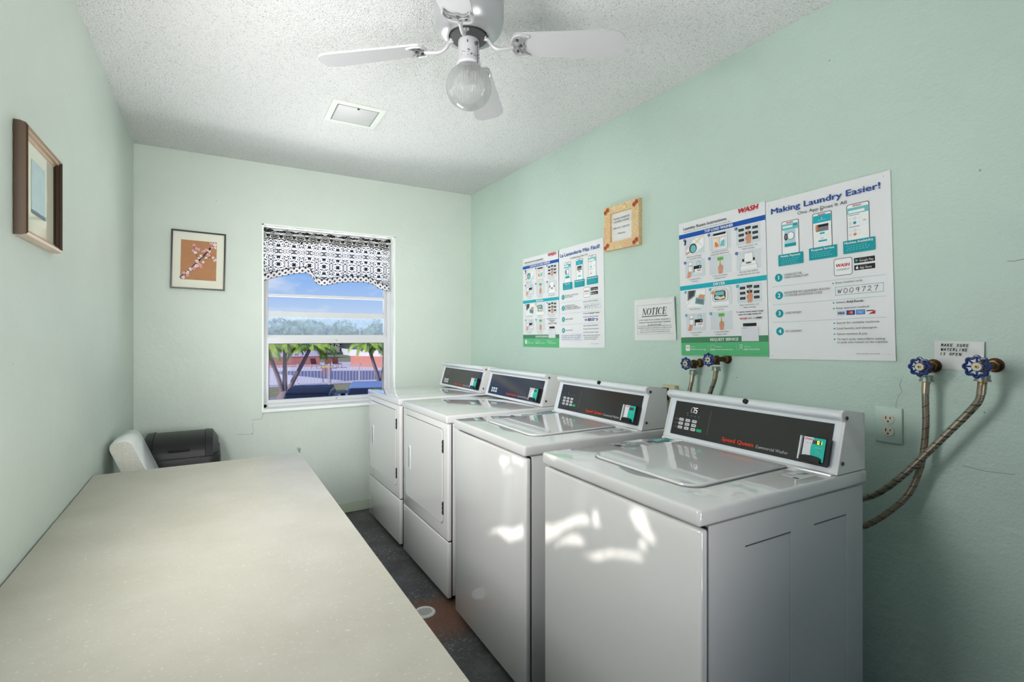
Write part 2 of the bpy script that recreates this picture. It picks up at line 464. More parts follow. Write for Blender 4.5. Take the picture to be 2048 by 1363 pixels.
mb = MB()   # upper sash with two slim bars
for z0, z1 in ((1.578, 1.597), (1.428, 1.470), (1.256, 1.304)):
    mb.box(.3305, 1.1835, YB+.112, YB+.140, z0, z1, M_ALU)
mb.box(.3305, .342, YB+.1125, YB+.1395, 1.26, 2.03, M_ALU); mb.box(1.164, 1.1835, YB+.1125, YB+.1395, 1.26, 2.03, M_ALU)
wpart(mb, 'upper_sash', M_ALU)
mb = MB()   # lower sash
mb.box(.3305, 1.1835, YB+.088, YB+.109, 1.244, 1.286, M_ALU); mb.box(.3305, 1.1835, YB+.088, YB+.109, .822, .848, M_ALU)
mb.box(.3305, .342, YB+.0885, YB+.1085, .848, 1.244, M_ALU); mb.box(1.156, 1.1835, YB+.0885, YB+.1085, .848, 1.244, M_ALU)
M_GASK = mat('black_gasket', lin(40,36,42), rough=.6)
mb.box(.342, .346, YB+.090, YB+.106, .848, 1.244, M_GASK); mb.box(1.152, 1.156, YB+.090, YB+.106, .848, 1.244, M_GASK)
mb.box(.346, 1.152, YB+.090, YB+.106, 1.240, 1.244, M_GASK)
wpart(mb, 'lower_sash', M_ALU)
for z0, z1 in ((1.597, 2.03), (1.470, 1.578)):
    wpart(MB().box(.342, 1.164, YB+.122, YB+.126, z0, z1, M_GLASS), 'pane', M_GLASS)
o = wpart(MB().box(.342, 1.164, YB+.122, YB+.126, 1.304, 1.428, M_HAZE), 'pane', M_HAZE); o['label'] = 'hazy bluish pane'
wpart(MB().box(.346, 1.152, YB+.094, YB+.098, .848, 1.240, M_GLASS), 'pane', M_GLASS)
M_STEEL = mat('dull_steel', lin(150,150,150), rough=.35, metal=.9)
for px, pz in ((.80, 1.265), (.80, .835)):
    wpart(MB().cyl((px, YB+.088, pz), (px, YB+.082, pz), .005, n=10, material=M_STEEL), 'latch', M_STEEL)

# unseen opening added beside the camera to let fill light in: plain frame
w2 = struct(empty('added_window', (XL, .92, 1.0)))
mb = MB()
mb.box(XL-.10, XL-.06, LW[0], LW[0]+.035, LW[2], LW[3], M_ALU); mb.box(XL-.10, XL-.06, LW[1]-.035, LW[1], LW[2], LW[3], M_ALU)
mb.box(XL-.10, XL-.06, LW[0], LW[1], LW[3]-.035, LW[3], M_ALU); mb.box(XL-.10, XL-.06, LW[0], LW[1], LW[2], LW[2]+.035, M_ALU)
mb.box(XL-.095, XL-.065, LW[0], LW[1], 1.765, 1.79, M_ALU)
o = mb.build('frame', M_ALU); o.parent = w2; o.matrix_parent_inverse = Matrix.Translation((-XL, -.92, -1.0))

# ================================================================== VALANCE
mv = bpy.data.materials.new('damask_print_cotton'); mv.use_nodes = True; t = NT(mv.node_tree); b = t.n['Principled BSDF']
uv = t.new('ShaderNodeTexCoord').outputs['UV']
def damask(t, uv, scale, th=.36):
    mp = t.new('ShaderNodeMapping'); mp.inputs['Scale'].default_value = (scale, scale, 1); t.l.new(uv, mp.inputs[0])
    sp = t.new('ShaderNodeSeparateXYZ'); t.l.new(mp.outputs[0], sp.inputs[0])
    # mirrored repeat
    fx = t.math('PINGPONG', sp.outputs[0], .5); fy = t.math('PINGPONG', sp.outputs[1], .9)
    cb = t.new('ShaderNodeCombineXYZ'); t.l.new(fx, cb.inputs[0]); t.l.new(fy, cb.inputs[1])
    n = t.new('ShaderNodeTexNoise'); n.inputs['Scale'].default_value = 3.2; n.inputs['Detail'].default_value = 0.5; n.inputs['Distortion'].default_value = 1.2
    t.l.new(cb.outputs[0], n.inputs['Vector'])
    wv = t.math('SINE', t.math('MULTIPLY', n.outputs[0], 30.0))
    return t.math('GREATER_THAN', wv, th)
pat = damask(t, uv, 10.0)
colr = t.mix(pat, lin(246,246,246), lin(34,34,44))
t.l.new(colr, b.inputs['Base Color']); b.inputs['Roughness'].default_value = .9
tl = t.new('ShaderNodeBsdfTranslucent'); t.l.new(colr, tl.inputs[0])
mx0 = t.new('ShaderNodeMixShader'); mx0.inputs[0].default_value = .62
t.l.new(b.outputs[0], mx0.inputs[1]); t.l.new(tl.outputs[0], mx0.inputs[2])
trn = t.new('ShaderNodeBsdfTransparent'); mx = t.new('ShaderNodeMixShader')      # open weave between the printed scrolls
t.l.new(t.math('MULTIPLY', t.math('SUBTRACT', 1.0, pat), .14), mx.inputs[0])
t.l.new(mx0.outputs[0], mx.inputs[1]); t.l.new(trn.outputs[0], mx.inputs[2]); t.l.new(mx.outputs[0], t.n['Material Output'].inputs[0])
M_DAM = mv
mv = bpy.data.materials.new('damask_print_double_layer'); mv.use_nodes = True; t = NT(mv.node_tree); b = t.n['Principled BSDF']
uv = t.new('ShaderNodeTexCoord').outputs['UV']; pat = damask(t, uv, 12.0, -.45)
t.l.new(t.mix(pat, lin(214,214,212), lin(14,14,16)), b.inputs['Base Color']); b.inputs['Roughness'].default_value = .9
M_DAMD = mv
mv = bpy.data.materials.new('diamond_print_border'); mv.use_nodes = True; t = NT(mv.node_tree); b = t.n['Principled BSDF']
uv = t.new('ShaderNodeTexCoord').outputs['UV']; sp = t.new('ShaderNodeSeparateXYZ'); t.l.new(uv, sp.inputs[0])
def tri(s, k, off): return t.math('ABSOLUTE', t.math('SUBTRACT', t.math('FRACT', t.math('ADD', t.math('MULTIPLY', s, k), off)), .5))
d1 = t.math('ADD', tri(sp.outputs[0], 27.0, 0), tri(sp.outputs[1], 27.0, .5))
d2 = t.math('ADD', tri(sp.outputs[0], 27.0, .5), tri(sp.outputs[1], 27.0, 0.0))
dd = t.math('ADD', t.math('LESS_THAN', d1, .25), t.math('LESS_THAN', d2, .25), clamp=True)
colr = t.mix(dd, lin(222,218,216), lin(44,44,54))
t.l.new(colr, b.inputs['Base Color']); b.inputs['Roughness'].default_value = .9
tl = t.new('ShaderNodeBsdfTranslucent'); t.l.new(colr, tl.inputs[0])
mx = t.new('ShaderNodeMixShader'); mx.inputs[0].default_value = .35
t.l.new(b.outputs[0], mx.inputs[1]); t.l.new(tl.outputs[0], mx.inputs[2]); t.l.new(mx.outputs[0], t.n['Material Output'].inputs[0])
M_DIA = mv

val = empty('window_valance', (.75, YB+.03, 1.65), label='black and white damask window valance with diamond print border', cat='curtain')
bot = [(.300,1.672),(.34,1.69),(.39,1.708),(.444,1.722),(.52,1.741),(.579,1.746),(.605,1.735),(.617,1.715),(.628,1.692),(.646,1.678),(.675,1.665),(.704,1.663),(.76,1.677),(.814,1.691),(.89,1.699),(.969,1.701),(1.03,1.694),(1.076,1.683),(1.086,1.664),(1.12,1.655),(1.15,1.649),(1.188,1.644)]
def botz(x):
    for (a, za), (c, zc) in zip(bot, bot[1:]):
        if x <= c: return za + (zc-za)*(x-a)/(c-a)
    return bot[-1][1]
def foldy(x, k):      # k 0 at top (gathered), 1 at bottom
    return .012*math.sin(x*48+1.0)*(1-.35*k) + .006*math.sin(x*113+2)*(1-.7*k) + .010*math.sin(x*17)*k
def cloth(name, x0, x1, ztop, zbot, m, ybase, nx=170, nz=16, thick=.0012, uvoff=0.0, parent=val):
    me = bpy.data.meshes.new(name); vs_, fs, uvs = [], [], []
    for j in range(nz+1):
        for i in range(nx+1):
            x = x0+(x1-x0)*i/nx; k = j/nz; zt, zb = ztop(x), zbot(x)
            z_ = zt+(zb-zt)*k
            kk = (2.03-z_)/.36
            vs_.append((x-.75, ybase+foldy(x, kk)-(YB+.03), z_-1.65)); uvs.append((x, z_ if m is not M_DIA else (z_-zb)))
    for j in range(nz):
        for i in range(nx): a = j*(nx+1)+i; fs.append((a, a+1, a+nx+2, a+nx+1))
    me.from_pydata(vs_, [], fs); me.materials.append(m)
    ul = me.uv_layers.new(name='UVMap')
    for p in me.polygons:
        p.use_smooth = True
        for li, vi in zip(p.loop_indices, p.vertices): ul.data[li].uv = uvs[vi]
    o = bpy.data.objects.new(name, me); COL.objects.link(o); o.parent = parent
    return o
BW = .044
topz = lambda x: 2.032 + .004*math.sin(x*60) + .003*math.sin(x*131)
cloth('valance_fabric', .302, 1.186, lambda x: topz(x)-.008, lambda x: botz(x)+BW, M_DAM, YB+.030)
cloth('rod_pocket', .302, 1.186, topz, lambda x: 1.962+.006*math.sin(x*20), M_DAMD, YB+.026, nz=5)
cloth('border_band', .302, 1.186, lambda x: botz(x)+BW, botz, M_DIA, YB+.0285, nz=4)
mb = MB(); pts = [(x/200*.886+.301, ) for x in range(201)]
mb.tube([(p[0]-.75, YB+.027+foldy(p[0], .8)-(YB+.03), botz(p[0])+BW-1.65) for p in pts], .0022, 6, C_BLACK)
mb.tube([(p[0]-.75, YB+.027+foldy(p[0], 1)-(YB+.03), botz(p[0])-1.65) for p in pts], .0014, 6, C_DGREY)
o = mb.build('piping', C_BLACK); o.parent = val
mb = MB().cyl((.304-.75, .003, 2.012-1.65), (1.209-.75, .003, 2.012-1.65), .005, n=12, material=M_ALU)
o = mb.build('curtain_rod', M_ALU); o.parent = val
# ================================================================== LAUNDRY MACHINES
M_EN = mat('white_enamel', lin(228,227,226), rough=.10, spec=.6, coat=1.0, coat_rough=.015, var=.015, vscale=3)
M_ENT = mat('white_enamel_top', lin(220,219,219), rough=.10, spec=.6, coat=1.0, coat_rough=.02, var=.015, vscale=3)
M_SIDE = mat('white_painted_steel', lin(206,206,207), rough=.36, spec=.45, var=.02, vscale=3)
M_CAPM = mat('brushed_white_trim', lin(216,222,226), rough=.28, spec=.6, var=.03, vscale=5)
M_PANEL = mat('dark_glossy_panel', lin(44,43,44), rough=.12, spec=.6, var=.03)
M_GAP = mat('gap_black', lin(20,20,22), rough=.7)  # black of seams, feet, plugs and slots
M_RDR = mat('black_reader_plastic', lin(16,16,18), rough=.25, spec=.5)
M_SCREW = mat('dark_screw', lin(70,72,74), rough=.4, metal=.6)
M_BRAND = flat('brand_red_orange', lin(226,66,36)); M_PTXT = flat('panel_text_grey', lin(190,192,194))
M_BTN = flat('button_light_grey', lin(204,206,208)); M_BTNG = flat('button_green', lin(24,170,110))
M_LED = mat('led_white_digits', (1,1,1), emit=(1,1,1), estr=1.2, var=0); M_LEDY = mat('led_yellow_digits', (1,1,.1), emit=(.85,1,.05), estr=1.3, var=0)
M_LEDOFF = flat('led_unlit_segments', lin(120,50,60))
M_RTEAL = flat('reader_teal', lin(30,186,168)); M_RWHITE = flat('reader_white', lin(222,220,224))
DEP = .70
def seven(pr, digits, s, t0, wd, hg, m, th=.0022, h=.0012, sl=.12):
    SEG = {'0':'abcdef','1':'bc','7':'abc','5':'afgcd','9':'abcdfg','2':'abged','8':'abcdefg'}
    for k, dg in enumerate(digits):
        x = s + k*wd*1.75
        P = lambda u, v: (x + u*wd + v*hg*sl, t0+v*hg)
        L = {'a': (P(0,1),P(1,1)), 'b': (P(1,1),P(1,.5)), 'c': (P(1,.5),P(1,0)), 'd': (P(0,0),P(1,0)), 'e': (P(0,0),P(0,.5)), 'f': (P(0,.5),P(0,1)), 'g': (P(0,.5),P(1,.5))}
        for q in SEG.get(dg, ''): pr.stroke(list(L[q]), th, m, h)

def rounded_lid(x0, x1, y0, y1, r):
    pts = []
    for cx, cy_, a0 in ((x0+r, y0+r, 180), (x0+r, y1-r, 90)):
        ks = range(0, 9)
        for k in ks:
            an = R(a0 + k*11.25) if a0 == 180 else R(a0 + k*11.25)
            pts.append((cx+r*math.cos(an), cy_+r*math.sin(an)))
    # order: front-right arc (180->270), back right, back left, front-left arc (90->180)
    fr, fl = pts[:9], pts[9:]
    return fr + [(x1, y0+.01), (x1, y1-.01)] + fl

def machine(name, W, front_x, yc, rz, dryer, label, group, price=None, reader_led=False, plabel='Commercial Washer', buttons=3):
    root = empty(name, (front_x, yc, 0), rz, label, 'dryer' if dryer else 'washing machine', group)
    H = .914; hw = W/2
    # --- cabinet: side panels as one folded shell, front panel apart
    mb = MB()
    mb.box(.0275, DEP-.012, -hw+.004, hw-.004, .03, .872, M_SIDE, .004, 2)
    mb.box(.02, .034, -hw+.008, hw-.008, .03, .868, M_GAP)
    if not dryer:      # side panel grooves drawn as lines, their shade painted dark grey
        for sy in (-1, 1):
            ys = sy*(hw-.004)
            for xa, xb in ((.155, .335), (.44, .595)):
                zt = .80
                mb.box(xa, xb, ys-.0014, ys+.0014, zt-.0013, zt+.0013, mat('groove_shade', lin(96,96,96), rough=.6))
                mb.box(xb-.0016, xb+.0016, ys-.0016, ys+.0016, .08, zt, M_CAPM)
    mb.box(.05, DEP-.03, -hw+.03, hw-.03, .012, .03, M_GAP)
    mb.build('cabinet', M_SIDE, root)
    for fx_ in (.06, DEP-.06):
        for fy in (-hw+.05, hw-.05): MB().cyl((fx_, fy, 0), (fx_, fy, .03), .018, n=12, material=M_GAP).build('levelling_foot', M_GAP, root)
    if dryer:
        mb = MB().box(.0, .022, -hw+.002, hw-.002, .302, .872, M_EN, .006, 3); mb.build('front_panel', M_EN, root)
        mb = MB().box(.0, .022, -hw+.002, hw-.002, .024, .297, M_EN, .006, 3); mb.build('kick_panel', M_EN, root)
        MB().box(.006, .021, -hw+.006, hw-.006, .296, .303, M_GAP).build('panel_seam', M_GAP, root)
        # door outline: a rounded slab standing just proud, with a dark seam around it
        y0, y1, z0, z1 = -hw+.062, hw-.055, .370, .838
        def rr(y0, y1, z0, z1, r):
            pts = []
            for cy_, cz, a0, rad in ((y1-r, z0+r, -90, r), (y1-r, z1-r, 0, r), (y0+r, z1-r, 90, r), (y0+r, z0+r, 180, r)):
                for k in range(6): an = R(a0+k*18); pts.append((cy_+rad*math.cos(an), cz+rad*math.sin(an)))
            return pts
        MB().prism(rr(y0-.0025, y1+.0025, z0-.0025, z1+.0025, .027), -.0006, .003, 'X', M_GAP).build('door_seam', M_GAP, root)
        b = MB().prism(rr(y0, y1, z0, z1, .025), -.0045, .003, 'X', M_EN)
        door = b.build('door', M_EN, root)
        bv = door.modifiers.new('edge', 'BEVEL'); bv.width = .0018; bv.segments = 2; bv.limit_method = 'ANGLE'
        # recessed pull: a shallow surround with a pale slot
        hy, hz0, hz1 = hw-.128, .535, .672
        hd = MB()
        hd.box(-.0085, -.004, hy-.017, hy+.017, hz0, hz1, M_CAPM, .0018, 2)
        hd.box(-.0092, -.0083, hy-.010, hy+.006, hz0+.012, hz1-.012, mat('handle_recess', lin(170,170,172), rough=.5))
        hd.build('handle', M_CAPM, door)
        for zz in (.45, .755):
            hg = MB().box(-.006, .004, y0-.008, y0-.001, zz-.032, zz+.032, M_GAP, .001, 1)
            for q in (-.02, 0, .02): hg.box(-.008, -.005, y0-.009, y0, zz+q-.003, zz+q+.003, M_SCREW)
            hg.build('hinge', M_GAP, root)
    else:
        mb = MB().box(.0, .024, -hw+.003, hw-.003, .024, .866, M_EN, .007, 3)
        mb.build('front_panel', M_EN, root)
    # --- top deck
    mb = MB()
    x0 = -.008
    mb.box(x0, DEP+.004, -hw, hw, .874, H, M_ENT, .009, 4)
    if not dryer:
        # raised rim carrying the console
        mb.box(.535, DEP, -hw+.012, hw-.012, H-.004, H+.004, M_ENT, .003, 2)
        # finger scoop in front of the lid
        lid_pts = rounded_lid(.098, .515, -.212, .205, .05)
        scoop = []
        for k in range(13):
            a = k/12; yy = -.105 + .17*a
            scoop.append((.100 - .030*math.sin(math.pi*a)**.7, yy))
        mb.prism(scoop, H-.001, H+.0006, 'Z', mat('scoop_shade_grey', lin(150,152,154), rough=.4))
    top = mb.build('top_panel', M_ENT, root)
    if not dryer:
        M_CUT = mat('lid_seam_grey', lin(140,142,144), rough=.6)
        MB().prism([(px+(-.0025 if px < .3 else .0025), py*1.012) for px, py in lid_pts], H, H+.0012, 'Z', M_CUT).build('lid_seam', M_CUT, root)
        lid = MB().prism(lid_pts, H+.0005, H+.0085, 'Z', M_ENT).build('lid', M_ENT, root)
        bv = lid.modifiers.new('edge', 'BEVEL'); bv.width = .005; bv.segments = 3; bv.limit_method = 'ANGLE'
        bv.angle_limit = R(50)
        # label stickers on the deck
        pl = Plane((.42, -hw+.062, H), (0,-1,0), (1,0,0))
        pr = Print(pl, .0008)
        stw = mat('clear_sticker', lin(214,216,216), rough=.3)
        pr.rect(-.03, .0, .028, .105, stw)
        pr.text('7', -.012, .052, .028, flat('sticker_green', lin(20,140,110)), bold=.03, shear=.15)
        pr.rect(-.026, .022, -.006, .024, C_DGREY, .0012); pr.rect(-.026, .03, .004, .0315, C_GREY, .0012); pr.rect(-.026, .092, .02, .0935, C_GREY, .0012)
        pr.rect(.006, .006, .022, .016, C_DGREY, .0012)
        pr.build('deck_sticker', fix=False, parent=root)
        pl = Plane((.24, hw-.035, H), (0,-1,0), (1,0,0))
        pr = Print(pl, .0008)
        tealst = flat('sticker_teal', lin(60,150,152))
        pr.rect(.0, .20, .045, .29, tealst)
        for q in range(5): pr.rect(.006, .215+q*.013, .036-q*.004, .219+q*.013, C_WHITE, .0012)
        pr.rect(.012, .178, .034, .19, C_DGREY); pr.rect(.004, .09, .036, .16, mat('sticker_clear_grey', lin(190,200,202), rough=.3))
        for q in range(4): pr.rect(.008+.002*q, .096+q*.016, .03, .103+q*.016, C_GREY, .0012)
        pr.rect(.006, .03, .03, .05, C_DGREY); pr.rect(.01, .055, .026, .075, C_LGREY)
        pr.build('deck_sticker', fix=False, parent=root)
    # --- console
    cx0 = .552
    prof = [(cx0, H+.002), (cx0+.043, H+.148), (cx0+.028, H+.155), (cx0+.0225, H+.163), (cx0+.024, H+.172), (cx0+.034, H+.178), (cx0+.048, H+.1785), (DEP-.008, H+.165), (DEP-.006, H+.002)]
    mb = MB().prism(prof, -hw+.010, hw-.010, 'Y', M_CAPM)
    con = mb.build('console', M_CAPM, root)
    bv = con.modifiers.new('edge', 'BEVEL'); bv.width = .0025; bv.segments = 2; bv.limit_method = 'ANGLE'; bv.angle_limit = R(25)
    for sy in (-1, 1):
        ec = MB()
        y_in, y_out = sy*(hw-.012), sy*(hw-.003)
        pp = [(cx0-.002, H+.002), (cx0+.041, H+.146), (cx0+.026, H+.153), (cx0+.0205, H+.163), (cx0+.022, H+.174), (cx0+.034, H+.1805), (cx0+.05, H+.181), (DEP-.006, H+.167), (DEP-.004, H+.002)]
        ec.prism(pp, min(y_in, y_out), max(y_in, y_out), 'Y', M_ENT)
        for sx, sz in ((cx0+.046, H+.158), (cx0+.024, H+.032)):
            ec.cyl((sx, y_out, sz), (sx, y_out+sy*.003, sz), .006, n=12, material=M_SCREW)
        o = ec.build('end_cap', M_ENT, con)
        bv = o.modifiers.new('edge', 'BEVEL'); bv.width = .003; bv.segments = 2; bv.limit_method = 'ANGLE'; bv.angle_limit = R(25)
    pl = Plane((cx0, hw, H+.004), (0,-1,0), (.043, 0, .146))
    if not dryer:
        MB().cyl((cx0+.026, -.02, H+.171), (cx0+.018, -.02, H+.174), .0085, n=16, material=M_GAP).build('console_plug', M_GAP, con)
    # frame and dark panel
    pr = Print(pl, .0015)
    fc = MB()
    a0, a1, b0, b1 = .036, W-.002-.030, .013, .140
    def slab(mb, s0, t0, s1, t1, h0, h1, m):
        vs_ = [pl.P(a, b_, h) for h in (h0, h1) for a, b_ in ((s0,t0),(s1,t0),(s1,t1),(s0,t1))]
        mb.add(vs_, [(3,2,1,0),(4,5,6,7),(0,1,5,4),(1,2,6,5),(2,3,7,6),(3,0,4,7)], m)
    slab(fc, a0, b0, a1, b1, .0, .0012, M_PANEL)
    panel = fc.build('control_panel', M_PANEL, con)
    tx = Print(pl, .0016)
    k = W/.65
    if not dryer:
        btn = Print(pl, .0018)
        for i in range(3):
            for j in range(3):
                s_, t_ = .0773+.0304*i, .0722-.0148*j
                btn.rrect(s_-.0105, t_-.0052, s_+.0105, t_+.0052, .0025, M_BTN)
                btn.rect(s_-.006, t_-.001, s_+.006, t_+.001, C_DGREY, .0023)
        btn.rrect(.1651-.0115, .0425-.005, .1651+.0115, .0425+.005, .0025, M_BTNG)
        btn.build('keypad', fix=False, parent=panel)
        tx.rect(.2018, .033, .2026, .119, C_GREY)
        tx.build('divider_line', fix=False, parent=panel); tx = Print(pl, .0016)
        for j in range(3): tx.rect(.046, .0715-.0148*j, .056, .0725-.0148*j, C_GREY); tx.disc(.0605, .072-.0148*j, .0012, M_PTXT, n=8)
        tx.build('keypad_marks', fix=False, parent=panel); tx = Print(pl, .0016)
        for i in range(4): tx.rect(.098+.017*i, .089, .106+.017*i, .0935, C_DGREY)
        tx.disc(.1, .1, .0015, M_PTXT, n=8)
    else:
        btn = Print(pl, .0018)
        for i in range(3):
            for j in range(2):
                s_, t_ = .083+.026*i, .050-.0165*j
                btn.rrect(s_-.0095, t_-.0062, s_+.0095, t_+.0062, .0025, M_BTN)
        btn.build('keypad', fix=False, parent=panel)
        tx.frame(.066, .07, .15, .125, .0006, C_DGREY)
        for i in range(4): tx.rect(.085+.015*i, .076, .092+.015*i, .080, C_DGREY)
    tx.build('status_lights', fix=False, parent=panel); tx = Print(pl, .0016)
    if price:
        tx = Print(pl, .0016)
        seven(tx, price, .106, .1045, .0075, .018, M_LED, th=.0014); tx.disc(.1205, .1045, .0012, M_LED, .0012, 8)
        tx.build('price_display', fix=False, parent=panel); tx = Print(pl, .0016)
    tx.text('Speed Queen', .268, .026, .0125, M_BRAND, width=.118*k, bold=.035)
    tx.text(plabel, .268+.127*k, .0255, .0095, M_PTXT, width=.108*k)
    tx.build('brand_lettering', fix=False, parent=panel)
    # card reader
    r0, r1 = W-.100, W-.028
    rb = MB()
    slab(rb, r0+.006, .016, r1, .092, .001, .032, M_RDR)
    rd = rb.build('card_reader', M_RDR, con)
    bv = rd.modifiers.new('edge', 'BEVEL'); bv.width = .002; bv.segments = 2
    fp = MB()
    slab(fp, r0, .020, r0+.004, .088, .012, .040, M_CAPM)
    fp.build('reader_edge_strip', M_CAPM, rd)
    rf = Print(pl, .0326)
    rf.rect(r0+.008, .022, r0+.036, .088, M_RWHITE)
    pts = [(r1-.002, .022), (r1-.002, .088), (r0+.040, .088)] + [(r0+.036-.006*math.sin(math.pi*q/8), .088-.066*q/8) for q in range(9)]
    rf.poly(pts, M_RTEAL, .0328)
    rf.text('WASH', r0+.011, .080, .0045, C_RED, width=.021, bold=.04, shear=.2, h=.0331)
    rf.disc(r0+.02, .071, .0012, C_DGREY, .0331, 8); rf.disc(r0+.028, .071, .0012, C_DGREY, .0331, 8)
    rf.rect(r0+.034, .070, r0+.060, .081, C_DGREY, .0331)
    if reader_led: seven(rf, '8', r0+.036, .0718, .0035, .0075, M_LEDOFF, .0009, .0334, 0); seven(rf, '8', r0+.0415, .0718, .0035, .0075, M_LEDOFF, .0009, .0334, 0); seven(rf, '01', r0+.048, .0715, .0042, .008, M_LEDY, .0014, .0334, 0)
    rf.rect(r0+.042, .060, r0+.060, .061, M_PTXT, .0331)
    for q in range(3): rf.stroke([(r0+.046+q*.004, .040), (r0+.049+q*.004, .046), (r0+.046+q*.004, .052)], .0008, C_PTEAL, .0332)
    rf.build('reader_face', fix=False, parent=rd)
    pk = MB(); 
    poc = [(r0+.008, .018)] + [(r0+.008+.056*q/10, .030+.006*math.sin(math.pi*q/10)**.4) for q in range(11)] + [(r0+.064, .018)]
    n_ = len(poc)
    vs_ = [pl.P(a, b_, .033) for a, b_ in poc] + [pl.P(a, b_, .041) for a, b_ in poc]
    pk.add(vs_, [tuple(range(n_-1,-1,-1)), tuple(range(n_, 2*n_))] + [(i, (i+1) % n_, n_+(i+1) % n_, n_+i) for i in range(n_)], M_RDR)
    pk.build('card_slot', M_RDR, rd)
    return root

machine('top_load_washer', .655, .957, 1.0925, R(-1.3), False, 'white top-load washer nearest the camera, showing 1.75 on its dark panel', 'coin laundry machines along the right wall', price='175', reader_led=True)
machine('top_load_washer', .652, .968, 1.851, R(-1.5), False, 'white top-load washer between the nearest washer and the dryers', 'coin laundry machines along the right wall')
machine('front_load_dryer', .672, .986, 2.613, 0, True, 'white dryer with door handle, second from the window, next to a washer', 'coin laundry machines along the right wall', plabel='Commercial Dryer')
machine('front_load_dryer', .686, .984, 3.357, R(.6), True, 'white dryer in the far corner beside the window', 'coin laundry machines along the right wall', plabel='Commercial Dryer')

# ================================================================== FOLDING TABLE
mt = bpy.data.materials.new('speckled_beige_laminate'); mt.use_nodes = True; t = NT(mt.node_tree); b = t.n['Principled BSDF']
tc = t.new('ShaderNodeTexCoord').outputs['Object']
c = t.ramp(t.noise(5, 6, .6, tc), [(.3, lin(174,170,156)), (.7, lin(187,183,171))])
fl = t.ramp(t.noise(95, 3, .5, tc), [(.60, 0.0), (.72, 1.0)]); c = t.mix(t.math('MULTIPLY', fl, .22), c, lin(170,166,150))
fl = t.ramp(t.noise(130, 3, .5, tc, .5), [(.62, 0.0), (.74, 1.0)]); c = t.mix(t.math('MULTIPLY', fl, .35), c, lin(232,232,226))
t.l.new(c, b.inputs['Base Color']); b.inputs['Roughness'].default_value = .38; b.inputs['Specular IOR Level'].default_value = .4
M_LAM = mt
M_EDGE = mat('dark_table_edge', lin(52,54,52), rough=.5); M_TLEG = mat('brown_steel_leg', lin(96,86,76), rough=.4, metal=.3)
TX0, TX1, TY0, TY1, TZ = XL+.004, .361, .16, 2.604, .745
tb = empty('folding_table', ((TX0+TX1)/2, (TY0+TY1)/2, 0), label='long beige laminate folding table against the left wall', cat='table')
def rect_round(x0, x1, y0, y1, r):
    pts = []
    for cx, cy_, a0 in ((x1-r, y0+r, -90), (x1-r, y1-r, 0), (x0+r, y1-r, 90), (x0+r, y0+r, 180)):
        for k in range(7): an = R(a0+k*15); pts.append((cx+r*math.cos(an), cy_+r*math.sin(an)))
    return pts
cxm, cym = (TX0+TX1)/2, (TY0+TY1)/2
pp = [(a-cxm, b_-cym) for a, b_ in rect_round(TX0, TX1, TY0, TY1, .022)]
o = MB().prism(pp, TZ-.016, TZ, 'Z', M_LAM).build('table_top', M_LAM, tb)
pp2 = [(a-cxm, b_-cym) for a, b_ in rect_round(TX0+.0, TX1-.0, TY0+.0, TY1-.0, .022)]
o = MB().prism([(a*.9985, b_*.9995) for a, b_ in pp2], TZ-.030, TZ-.016, 'Z', M_EDGE).build('edge_band', M_EDGE, tb)
for sy in (-1, 1):
    for sx in (-1, 1):
        lx, ly = sx*.31, sy*1.02
        MB().tube([(lx, ly, TZ-.03), (lx, ly, .004)], .0135, 12, M_TLEG).build('leg', M_TLEG, tb)
    MB().tube([(-.31, sy*1.02, .12), (.31, sy*1.02, .12)], .009, 10, M_TLEG).build('cross_brace', M_TLEG, tb)

# ================================================================== TRASH CAN AND WHITE SLAB IN THE CORNER
M_BLKP = mat('black_bin_plastic', lin(32,32,34), rough=.42, spec=.4, var=.06, bump=.05, bscale=200)
M_BLKG = mat('grey_bin_body', lin(46,46,50), rough=.4, spec=.5)
bx0, bx1, by0, by1 = -.36, .045, 3.36, 3.80
bc = ((bx0+bx1)/2, (by0+by1)/2)
bin_ = empty('trash_can', (bc[0], bc[1], 0), 0, 'black plastic trash can with swing lid behind the table', 'trash can')
def rr_ring(hx, hy, r, z_):
    return [(a, b_, z_) for a, b_ in rect_round(-hx, hx, -hy, hy, r)]
def loft(mb, rings, m, cap0=True, cap1=True, smooth=True):
    n = len(rings[0]); base = []
    vs_ = [p for rg in rings for p in rg]; fs = []
    for j in range(len(rings)-1):
        for i in range(n): fs.append((j*n+i, j*n+(i+1) % n, (j+1)*n+(i+1) % n, (j+1)*n+i))
    mb.add(vs_, fs, m, smooth)
    if cap0: mb.add(rings[0], [tuple(range(n-1,-1,-1))], m)
    if cap1: mb.add(rings[-1], [tuple(range(n))], m)
    return mb
hx, hy = (bx1-bx0)/2, (by1-by0)/2
loft(MB(), [rr_ring(hx*.78, hy*.78, .04, 0), rr_ring(hx*.93, hy*.93, .05, .56)], M_BLKG).build('bin_body', M_BLKG, bin_)
loft(MB(), [rr_ring(hx, hy, .06, .555), rr_ring(hx, hy, .06, .612), rr_ring(hx*.985, hy*.985, .055, .618)], M_BLKP).build('lid_rim', M_BLKP, bin_)
